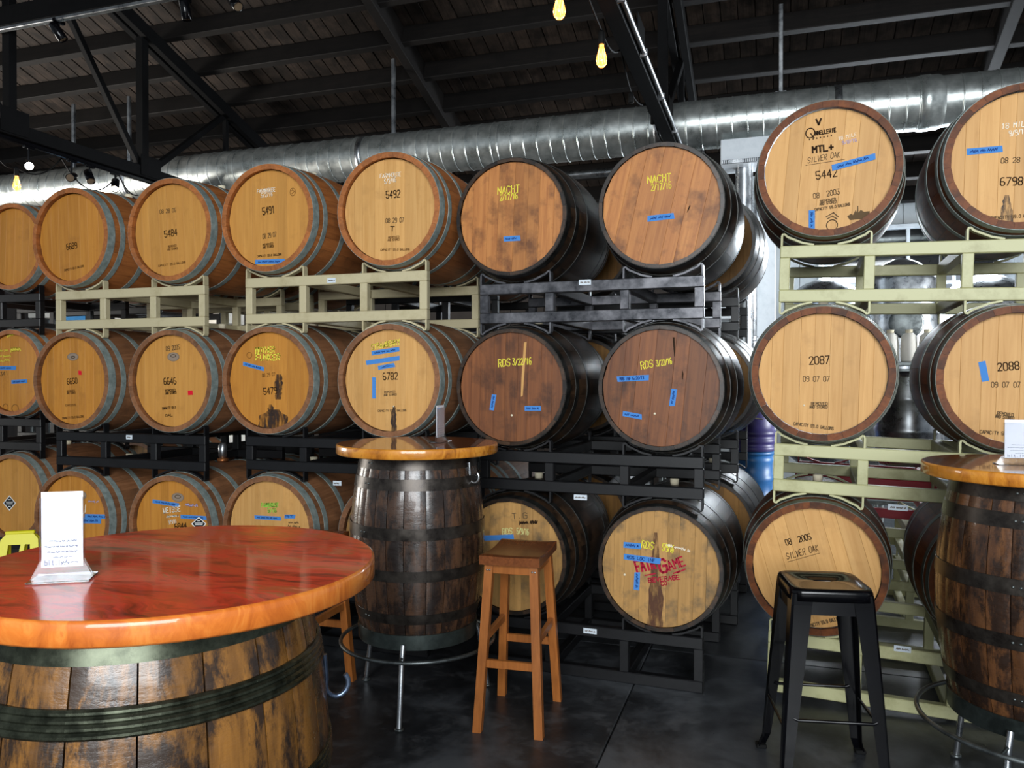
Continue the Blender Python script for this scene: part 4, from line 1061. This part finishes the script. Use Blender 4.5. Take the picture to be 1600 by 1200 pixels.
# ------------------------------------------------------------------ roof trusses, track lights, string lights
def seg(a, b, w_, d_, name, mat, parent):
    a, b = Vector(a), Vector(b); v = b - a
    q = v.to_track_quat('Z', 'Y').to_matrix().to_4x4() if abs(v.x) > 1e-6 else Matrix.Rotation(-math.atan2(v.y, v.z), 4, 'X')
    return obj(name, MB().box((0, 0, 0), (w_, d_, v.length), .004), mat, parent, mtx=Matrix.Translation((a + b) / 2) @ q)
def truss(label, X, webs, y0, y1, zc=3.53):
    t = thing('roof_truss', label, 'truss', (X, 0, 0))
    tc = lambda y: roof_z(y) - .33
    seg((0, y0, zc), (0, y1, zc), .10, .11, 'bottom_chord', 'truss', t)
    for dx in (-.05, .05): seg((dx, y0, tc(y0)), (dx, y1, tc(y1)), .07, .13, 'top_chord', 'truss', t)
    for (ya, za, yb, zb, w_) in webs:
        za = tc(ya) if za is None else za; zb = tc(yb) if zb is None else zb
        seg((0, ya, za), (0, yb, zb), w_, w_, 'web', 'truss', t)
    for y in (1.07, 2.55): obj('gusset_plate', MB().box((0.058, y, zc + .06), (.006, .26, .2), .001), 'truss', t)
    return t
tr = truss('black steel roof truss over the left barrels, carrying track lights', -5.95, [(-2.0, None, -2.0, 3.53, .07), (-.5, 3.53, -2.0, None, .05), (-.5, None, -.5, 3.53, .07), (1.07, None, 1.07, 3.53, .075), (1.07, 3.53, -.5, None, .05), (2.5, None, 2.5, 3.53, .085), (2.5, 3.53, 1.2, None, .055),
           (2.55, 3.53, 3.75, None, .06), (3.75, None, 3.75, 3.53, .05)], -3.4, 8.4)
tr2 = truss('black steel roof truss above the NACHT barrels with silver conduit', -.84, [(2.5, None, 2.5, 3.53, .075), (2.5, 3.53, 3.8, None, .06), (3.8, None, 3.8, 3.53, .05), (3.85, 3.53, 5.2, None, .055), (5.3, None, 5.3, 3.53, .06)], -3.4, 8.4)
obj('conduit', MB().tube([(.075, -3.4, 3.50), (.075, 5.0, 3.50)], .016, 10), 'conduit', tr2)
for y in (.35, 1.1, 1.9, 2.7): obj('conduit_clip', MB().box((.07, y, 3.50), (.05, .02, .05), .003), 'conduit', tr2)

bm = thing('roof_beam', 'dark roof beam with a bright lower edge at the upper left, holding spots', 'beam', (-4.3, 0.99, 4.37))
obj('beam_web', MB().box((0, 0, .03), (5.2, .07, .16), .005), 'truss', bm)
obj('light_track', MB().box((0, -.01, -.065), (5.2, .045, .028), .004), 'conduit', bm)

def spot(label, P, aim, lit, rod_to):
    P = Vector(P); aim = Vector(aim).normalized()
    t = thing('track_spotlight', label, 'spotlight', P, group='track spotlights')
    q = aim.to_track_quat('Z', 'Y').to_matrix().to_4x4()
    obj('housing', MB().lathe([(0.0001, -.085), (.03, -.085), (.036, -.075), (.037, .06), (.034, .062), (.033, .05), (.0001, .048)], 24, 'z'), 'black_steel', t, mtx=q)
    obj('lens', MB().lathe([(0.0001, .0505), (.032, .0505)], 24, 'z', False), 'lamp_cool' if lit else 'lamp_off', t, mtx=q)
    d = Vector(rod_to) - P
    obj('stem', MB().tube([(0, 0, .03), (d.x, d.y, d.z)], .008, 8), 'black_steel', t)
    obj('track_adapter', MB().box((d.x, d.y, d.z - .008), (.03, .1, .025), .003), 'black_steel', t)
    return t
X = -5.95
tk = thing('light_track', 'black light track under the left roof truss', 'track', (X, 1.9, 3.455))
obj('track_rail', MB().box((0, 0, 0), (.036, 2.6, .034), .004), 'black_steel', tk)
for (u, v, lit, aim, lab) in ((45, 258, True, (.75, -.55, -.35), 'lit spotlight blazing white above the leftmost barrel'), (112, 277, False, (.5, -.75, -.3), 'unlit chrome-edged spotlight above barrel 6689'),
                              (140, 277, False, (.6, -.3, -.75), 'unlit black cylinder spotlight angled down beside another'), (180, 290, True, (.45, -.5, -.7), 'spotlight glowing amber above barrel 5484')):
    p = at_x(u, v, X); spot(lab, p, aim, lit, (X, p[1], 3.44))
for (u, v, aim, lab) in ((92, 52, (.45, .3, -.85), 'black spotlight under the beam at the upper left'), (290, 18, (.05, .2, -.97), 'grey spotlight hanging straight down near the top edge'), (368, 6, (.6, -.3, -.55), 'spotlight cut by the top edge, right of the others')):
    p = at_y(u, v, 1.0); spot(lab, p, aim, False, (p[0], 1.0, max(4.295, p[2] + .1)))

def bulb_parts(t, P, lit=True):
    P = Vector(P)
    so = obj('socket', MB().lathe([(0.0001, .07), (.012, .07), (.018, .06), (.02, .0), (.017, -.005), (.0001, -.005)], 16, 'z'), 'rubber', t, loc=P)
    if lit:
        b = obj('bulb', MB().lathe([(.013, 0), (.014, -.02), (.020, -.045), (.029, -.078), (.031, -.095), (.027, -.115), (.015, -.130), (0.0001, -.135)], 24, 'z'), 'bulb', t, loc=P)
        F_ = []
        for k in range(8):
            a = 2 * PI * k / 8; F_.append((.012 * math.cos(a), .012 * math.sin(a), -.035 if k % 2 else -.105))
        obj('filament', MB().tube(F_, .0018, 6), 'lamp_warm', b)
def wire(t, pts): obj('cord', MB().tube(pts, .006, 6), 'rubber', t)
def sag(a, b, d, n=10):
    a, b = Vector(a), Vector(b)
    return [a.lerp(b, i / n) - Vector((0, 0, d * 4 * (i / n) * (1 - i / n))) for i in range(n + 1)]
t = thing('string_light', 'string of filament bulbs along the truss above the NACHT barrels', 'string light', (0, 0, 0))
pb = at_x(940, 68, -.92); p2 = at_y(874, -12, .0); pe1 = at_x(986, 160, -.95); pe2 = at_x(1020, 193, -.95)
bulb_parts(t, pb); bulb_parts(t, p2); bulb_parts(t, pe1, False); bulb_parts(t, pe2, False)
chord = lambda y: (-.905, y, 3.53)
top = lambda p: (p[0], p[1], p[2] + .07)
wire(t, sag(top(p2), chord(-.3), .05)); wire(t, sag(chord(-.3), top(pb), .02)); wire(t, sag(top(pb), chord(float(pb[1]) + .5), .06))
wire(t, sag(chord(float(pb[1]) + .5), top(pe1), .02)); wire(t, sag(top(pe1), chord(float(pe1[1]) + .4), .04)); wire(t, sag(chord(float(pe1[1]) + .4), top(pe2), .03)); wire(t, sag(top(pe2), chord(float(pe2[1]) + .5), .05))
wire(t, sag(top(p2), (p2[0] + .1, p2[1] - .5, 3.9), .03))
t = thing('string_light', 'string with one glowing filament bulb at the far left', 'string light', (0, 0, 0))
pb = at_x(26, 274, -6.1); bulb_parts(t, pb)
wire(t, sag(at_x(0, 250, -6.1), top(pb), .03)); wire(t, sag(top(pb), at_x(96, 247, -6.1), .10)); wire(t, sag(at_x(96, 247, -6.1), at_x(185, 272, -6.1), .22, 14)); wire(t, sag(at_x(185, 272, -6.1), at_x(215, 305, -6.1), .06))

# ------------------------------------------------------------------ duct
t = thing('ventilation_duct', 'long round galvanised spiral duct running behind the top barrels', 'duct', (0, 3.5, 3.765))
def duct_mb(x0, x1, r, pitch=.13):
    m = MB(); x = x0
    while x < x1 - 1e-6:
        x2 = min(x + pitch, x1)
        m.lathe([(r, x), (r, x2 - .012)], 56, 'x')
        m.lathe([(r, x2 - .014), (r + .0045, x2 - .010), (r + .0045, x2 - .004), (r, x2)], 56, 'x', False); x = x2
    return m
for i, x0 in enumerate((-11.5, -10.0, -8.5, -7.0, -5.5, -4.0, -2.5, -1.0)):
    obj('duct_section', duct_mb(x0, x0 + 1.498, .215), 'duct', t)
obj('duct_section', duct_mb(.5, 1.12, .215), 'duct', t)
obj('reducer_collar', MB().lathe([(.215, 1.12), (.224, 1.125), (.224, 1.20), (.219, 1.21), (.219, 1.26), (.203, 1.30)], 40, 'x'), 'duct', t)
obj('duct_section', duct_mb(1.30, 3.5, .203), 'duct', t)
for x in (-7.0, -4.0, -1.0, .5): obj('joint_band', MB().lathe([(.217, x - .03), (.222, x - .028), (.222, x + .028), (.217, x + .03)], 40, 'x'), 'steel', t)
rg = obj('register_box', MB().box((-.24, -.02, -.31), (.42, .34, .22), .006), 'chrome_white', t)
obj('register_frame', MB().box((-.24, -.20, -.40), (.40, .012, .035), .003), 'steel', rg)
for i in range(24): obj('slat', MB().box((-.425 + .0162 * i, -.208, -.40), (.006, .006, .03), 0), 'rubber', rg)
obj('drop_pipe', MB().lathe([(.075, -2.5), (.075, -.42)], 24, 'z', c=(-.26, .0, 0)), 'steel', t)
pz = at_y(925, 271, 4.2)
t2 = thing('ventilation_pipe', 'thin silver pipe running level just below the big duct', 'pipe', (0, 4.2, float(pz[2])))
obj('pipe_run', MB().tube([(-3.0, 0, 0), (-.7, 0, 0)], .045, 16), 'steel', t2)
for (u, v0, v1, lab) in ((615, 205, 90, 'galvanised hanger rod in mid ceiling, left of the glowing bulb'), (1220, 145, -20, 'galvanised hanger rod right of the truss with conduit'), (202, 235, 120, 'galvanised hanger rod beside the left truss post'), (115, 212, 150, 'galvanised hanger rod crossing behind the left truss chord')):
    a = at_y(u, v0, 3.5)
    h = thing('hanger_rod', lab, 'rod', (a[0], 3.5, 0), group='duct hanger rods')
    zt_ = roof_z(3.5) - .16; zb = 3.765 + .2145
    obj('strut', MB().box((0, 0, (zt_ + zb) / 2), (.036, .036, zt_ - zb), .004), 'conduit', h)
    obj('saddle', MB().box((0, 0, zb + .003), (.09, .06, .006), .001), 'conduit', h)

# ------------------------------------------------------------------ back of the hall
def col_thing(name, label, cat, mb, mat, loc=(0, 0, 0), parts=()):
    t = thing(name, label, cat, loc)
    obj('body', mb, mat, t)
    for nm, m_, mt in parts: obj(nm, m_, mt, t)
    return t
p = at_y(1190, 450, 4.7)
m = MB(); x0 = float(at_y(1181, 450, 4.7)[0]); x1 = float(at_y(1212, 450, 4.7)[0])
col_thing('steel_column', 'pale painted steel column between the dark and yellow-lit cream racks', 'column', MB().box(((x0 + x1) / 2, 4.7, 1.75), (x1 - x0, .16, 3.5), .006), 'chrome_white',
          parts=[('base_plate', MB().box(((x0 + x1) / 2, 4.7, .012), (.17, .17, .022), .003), 'chrome_white'), ('strap', MB().box(((x0 + x1) / 2, 4.615, 1.9), (x1 - x0 + .01, .01, .03), .001), 'steel')])
p = at_y(1173, 480, 4.5)
pr = [(.062, 0)]
for z in (.9, 1.83, 2.6): pr += [(.062, z), (.068, z + .01), (.068, z + .03), (.062, z + .04), (.062, z + .06), (.068, z + .07), (.068, z + .08), (.062, z + .09)]
pr += [(.062, 3.5)]
col_thing('steel_pipe', 'bright silver stack pipe beside the pale column', 'pipe', MB().lathe(pr, 24, c=(float(p[0]), 4.5, 0)), 'steel',
          parts=[('floor_flange', MB().lathe([(.0001, .02), (.072, .02), (.072, .001), (.0001, .001)], 24, c=(float(p[0]), 4.5, 0)), 'steel_dark')])
def tank(label, x, y, r, z0, z1, group=None):
    t = thing('brewing_tank', label, 'tank', (x, y, 0), group=group)
    obj('shell', MB().lathe([(.02, z0 - .32), (r * .96, z0), (r, z0 + .03), (r, z1 - .05), (r * .95, z1), (r * .5, z1 + .14), (.08, z1 + .19), (.0001, z1 + .19)], 48), 'steel', t)
    for z in (z0 + .25, (z0 + z1) / 2, z1 - .2): obj('band', MB().lathe([(r, z), (r + .008, z + .004), (r + .008, z + .03), (r, z + .034)], 48), 'steel_dark', t)
    obj('manway', MB().lathe([(.0001, -r - .05), (.14, -r - .05), (.16, -r - .04), (.16, -r + .04)], 24, 'y', c=(0, 0, z1 - .5)), 'steel_dark', t)
    for k in range(4):
        a = PI / 4 + k * PI / 2; obj('leg', MB().tube([(r * .8 * math.cos(a), r * .8 * math.sin(a), z0 + .05), (r * .8 * math.cos(a), r * .8 * math.sin(a), 0.0)], .03, 10), 'steel_dark', t)
    return t
p = at_y(1408, 400, 5.4); tank('polished steel tank glinting between barrels 5442 and 6798', float(p[0]), 5.4, .36, .55, 2.55)
p = at_y(1290, 430, 6.1); tank('steel tank behind the barrel with many stamps, seen through its rack', float(p[0]), 6.1, .46, .6, 2.45)
p = at_y(1540, 430, 6.2); tank('steel tank at the far right, seen through the topmost yellow-lit cream rack', float(p[0]), 6.2, .45, .6, 2.45)
# drums and crates
def drum(label, x, y, z, r, h, mat, lid, group=None):
    t = thing('plastic_drum', label, 'drum', (x, y, z), group=group)
    P = [(.0001, .001), (r * .9, .001), (r * .94, .02)]
    for k in (.33, .66): P += [(r * .97, h * k - .03), (r * 1.02, h * k - .02), (r * 1.02, h * k + .02), (r * .97, h * k + .03)]
    P += [(r * .97, h - .06), (r, h - .05), (r, h), (r * .9, h)]
    obj('body', MB().lathe(P, 40), mat, t)
    obj('lid', MB().lathe([(r * .9, h), (r * 1.05, h + .002), (r * 1.06, h + .03), (r * .98, h + .034), (r * .9, h + .026), (.0001, h + .026)], 40), lid, t)
    return t
p = at_y(1176, 700, 2.75)
rp = .155; zj = float(at_y(1176, 703, 2.75)[2])
drum('bright blue plastic drum between the RDS and 2087 barrels', float(p[0]), 2.75, .36, rp, zj - .36 - .035, 'blue_plastic', 'blue_plastic')
bt = thing('plastic_bucket', 'violet ribbed bucket upside down on the blue drum', 'bucket', (float(p[0]), 2.75, zj))
P = [(rp * 1.12, .001)]
for k in range(3): P += [(rp * 1.12, .002 + .06 * k), (rp * 1.15, .012 + .06 * k), (rp * 1.15, .034 + .06 * k), (rp * 1.06, .046 + .06 * k)]
P += [(rp * 1.03, .22), (rp * .94, .46), (rp * .9, .47), (.0001, .47)]
obj('body', MB().lathe(P, 40), 'purple_plastic', bt)
obj('bail_handle', MB().tube([(rp * 1.1 * math.cos(a), -rp * 1.1 - .004 * math.sin(a), .2 + .06 * math.sin(a)) for a in np.linspace(PI * .35, PI * .6, 8)], .006, 6), 'bung', bt)
cr = thing('pallet_block', 'dark plinth crate under the blue drum', 'crate', (float(p[0]), 2.75, 0))
obj('crate_body', MB().box((0, 0, .18), (.42, .42, .358), .01), 'black_rack', cr)
for sg in (-1, 1): obj('crate_handle', MB().box((sg * .1, -.215, .27), (.1, .014, .03), .004), 'steel_dark', cr)
p = at_y(1420, 690, 1.85)
kg = thing('steel_keg', 'silver grey keg standing on the red rack behind barrels 2087 and 2088', 'keg', (float(p[0]), 1.85, .94))
P = [(.0001, .002), (.17, .002), (.185, .02), (.185, .06), (.2, .09), (.2, .2), (.206, .215), (.206, .235), (.2, .25), (.2, .4), (.206, .415), (.206, .435), (.2, .45), (.2, .53), (.185, .56), (.185, .6), (.175, .6), (.17, .55), (.06, .57), (.0001, .57)]
obj('shell', MB().lathe(P, 40), 'steel', kg); obj('valve_neck', MB().lathe([(.03, .57), (.03, .595), (.0001, .597)], 16), 'steel_dark', kg)
# shelf with white jugs
ps = at_y(1418, 566, 3.3); zs = float(ps[2])
sh = thing('steel_shelf', 'steel shelf holding white jugs behind barrel 2088', 'shelf', (float(ps[0]) + .1, 3.3, 0))
obj('shelf_board', MB().box((0, 0, zs - .015), (1.1, .4, .03), .004), 'steel_dark', sh); obj('shelf_board', MB().box((0, 0, .5), (1.1, .4, .03), .004), 'steel_dark', sh)
for sx in (-.53, .53):
    for sy in (-.18, .18): obj('upright', MB().box((sx, sy, (zs + .4) / 2), (.03, .03, zs + .4), .003), 'steel_dark', sh)
for i in range(3):
    x = float(at_y(1391 + 29 * i, 560, 3.25)[0])
    j = thing('plastic_jug', ('white jug on the steel shelf, touching the edge of barrel 2087', 'white jug in the middle of the three on the steel shelf', 'white jug on the steel shelf, partly behind barrel 2088')[i], 'jug', (x, 3.25, zs), group='white jugs on the steel shelf')
    obj('body', MB().lathe([(.0001, .001), (.054, .001), (.061, .015), (.063, .12), (.060, .17), (.055, .21), (.028, .235), (.0001, .238)], 28), 'white_plastic', j)
    obj('cap', MB().lathe([(.026, .234), (.028, .24), (.028, .262), (.0001, .264)], 20), 'bung', j)
# clutter seen through the left racks
def crate(label, u, v, y, w_, h, mat):
    p = at_y(u, v, y); t = thing('storage_crate', label, 'crate', (float(p[0]), y, 0))
    z0 = float(p[2]) - h / 2
    obj('crate_body', MB().box((0, 0, z0 + h / 2), (w_, .4, h), .01), mat, t)
    obj('crate_lid', MB().box((0, 0, z0 + h + .012), (w_ + .03, .43, .025), .006), 'white_plastic', t)
    for sx in (-1, 1):
        for sy in (-1, 1): obj('stand_leg', MB().box((sx * (w_ / 2 - .03), sy * .16, z0 / 2), (.04, .04, z0), .003), 'steel_dark', t)
crate('sky blue crate seen through the rack below barrel 6689', 107, 491, 5.0, .22, .20, 'sky_box')
crate('white crate seen through the rack right of the leftmost barrel', 72, 486, 5.6, .28, .24, 'white_plastic')
crate('wide white crate seen through the shorter cream rack', 216, 497, 5.6, .5, .18, 'white_plastic')
crate('tall white crate seen through the left cell of the longer cream rack', 352, 490, 5.4, .34, .3, 'white_plastic')
crate('white crate low in the gap right of the WEISSE column', 352, 694, 4.4, .3, .26, 'white_plastic')
crate('white crate seen through the grey rack under the NACHT barrels', 1000, 482, 5.6, .6, .22, 'chrome_white')
crate('white crate seen through the grey rack by the blue drum', 1120, 478, 5.8, .4, .34, 'chrome_white')
# tap fitting on a bottom barrel
v = thing('bung_airlock', 'silver airlock with a copper collar standing on top of the WEISSE barrel', 'airlock', (ST['B'].translation.x + XO, WINE.L / 2, ZZ['B'][0] + WINE.rb + .0035))
obj('collar', MB().lathe([(.0001, 0), (.034, 0), (.036, .006), (.034, .02), (.014, .024), (.0001, .024)], 24), 'copper', v)
obj('cylinder', MB().lathe([(.014, .022), (.026, .03), (.027, .10), (.022, .106), (.022, .12), (.0001, .122)], 24), 'steel', v)
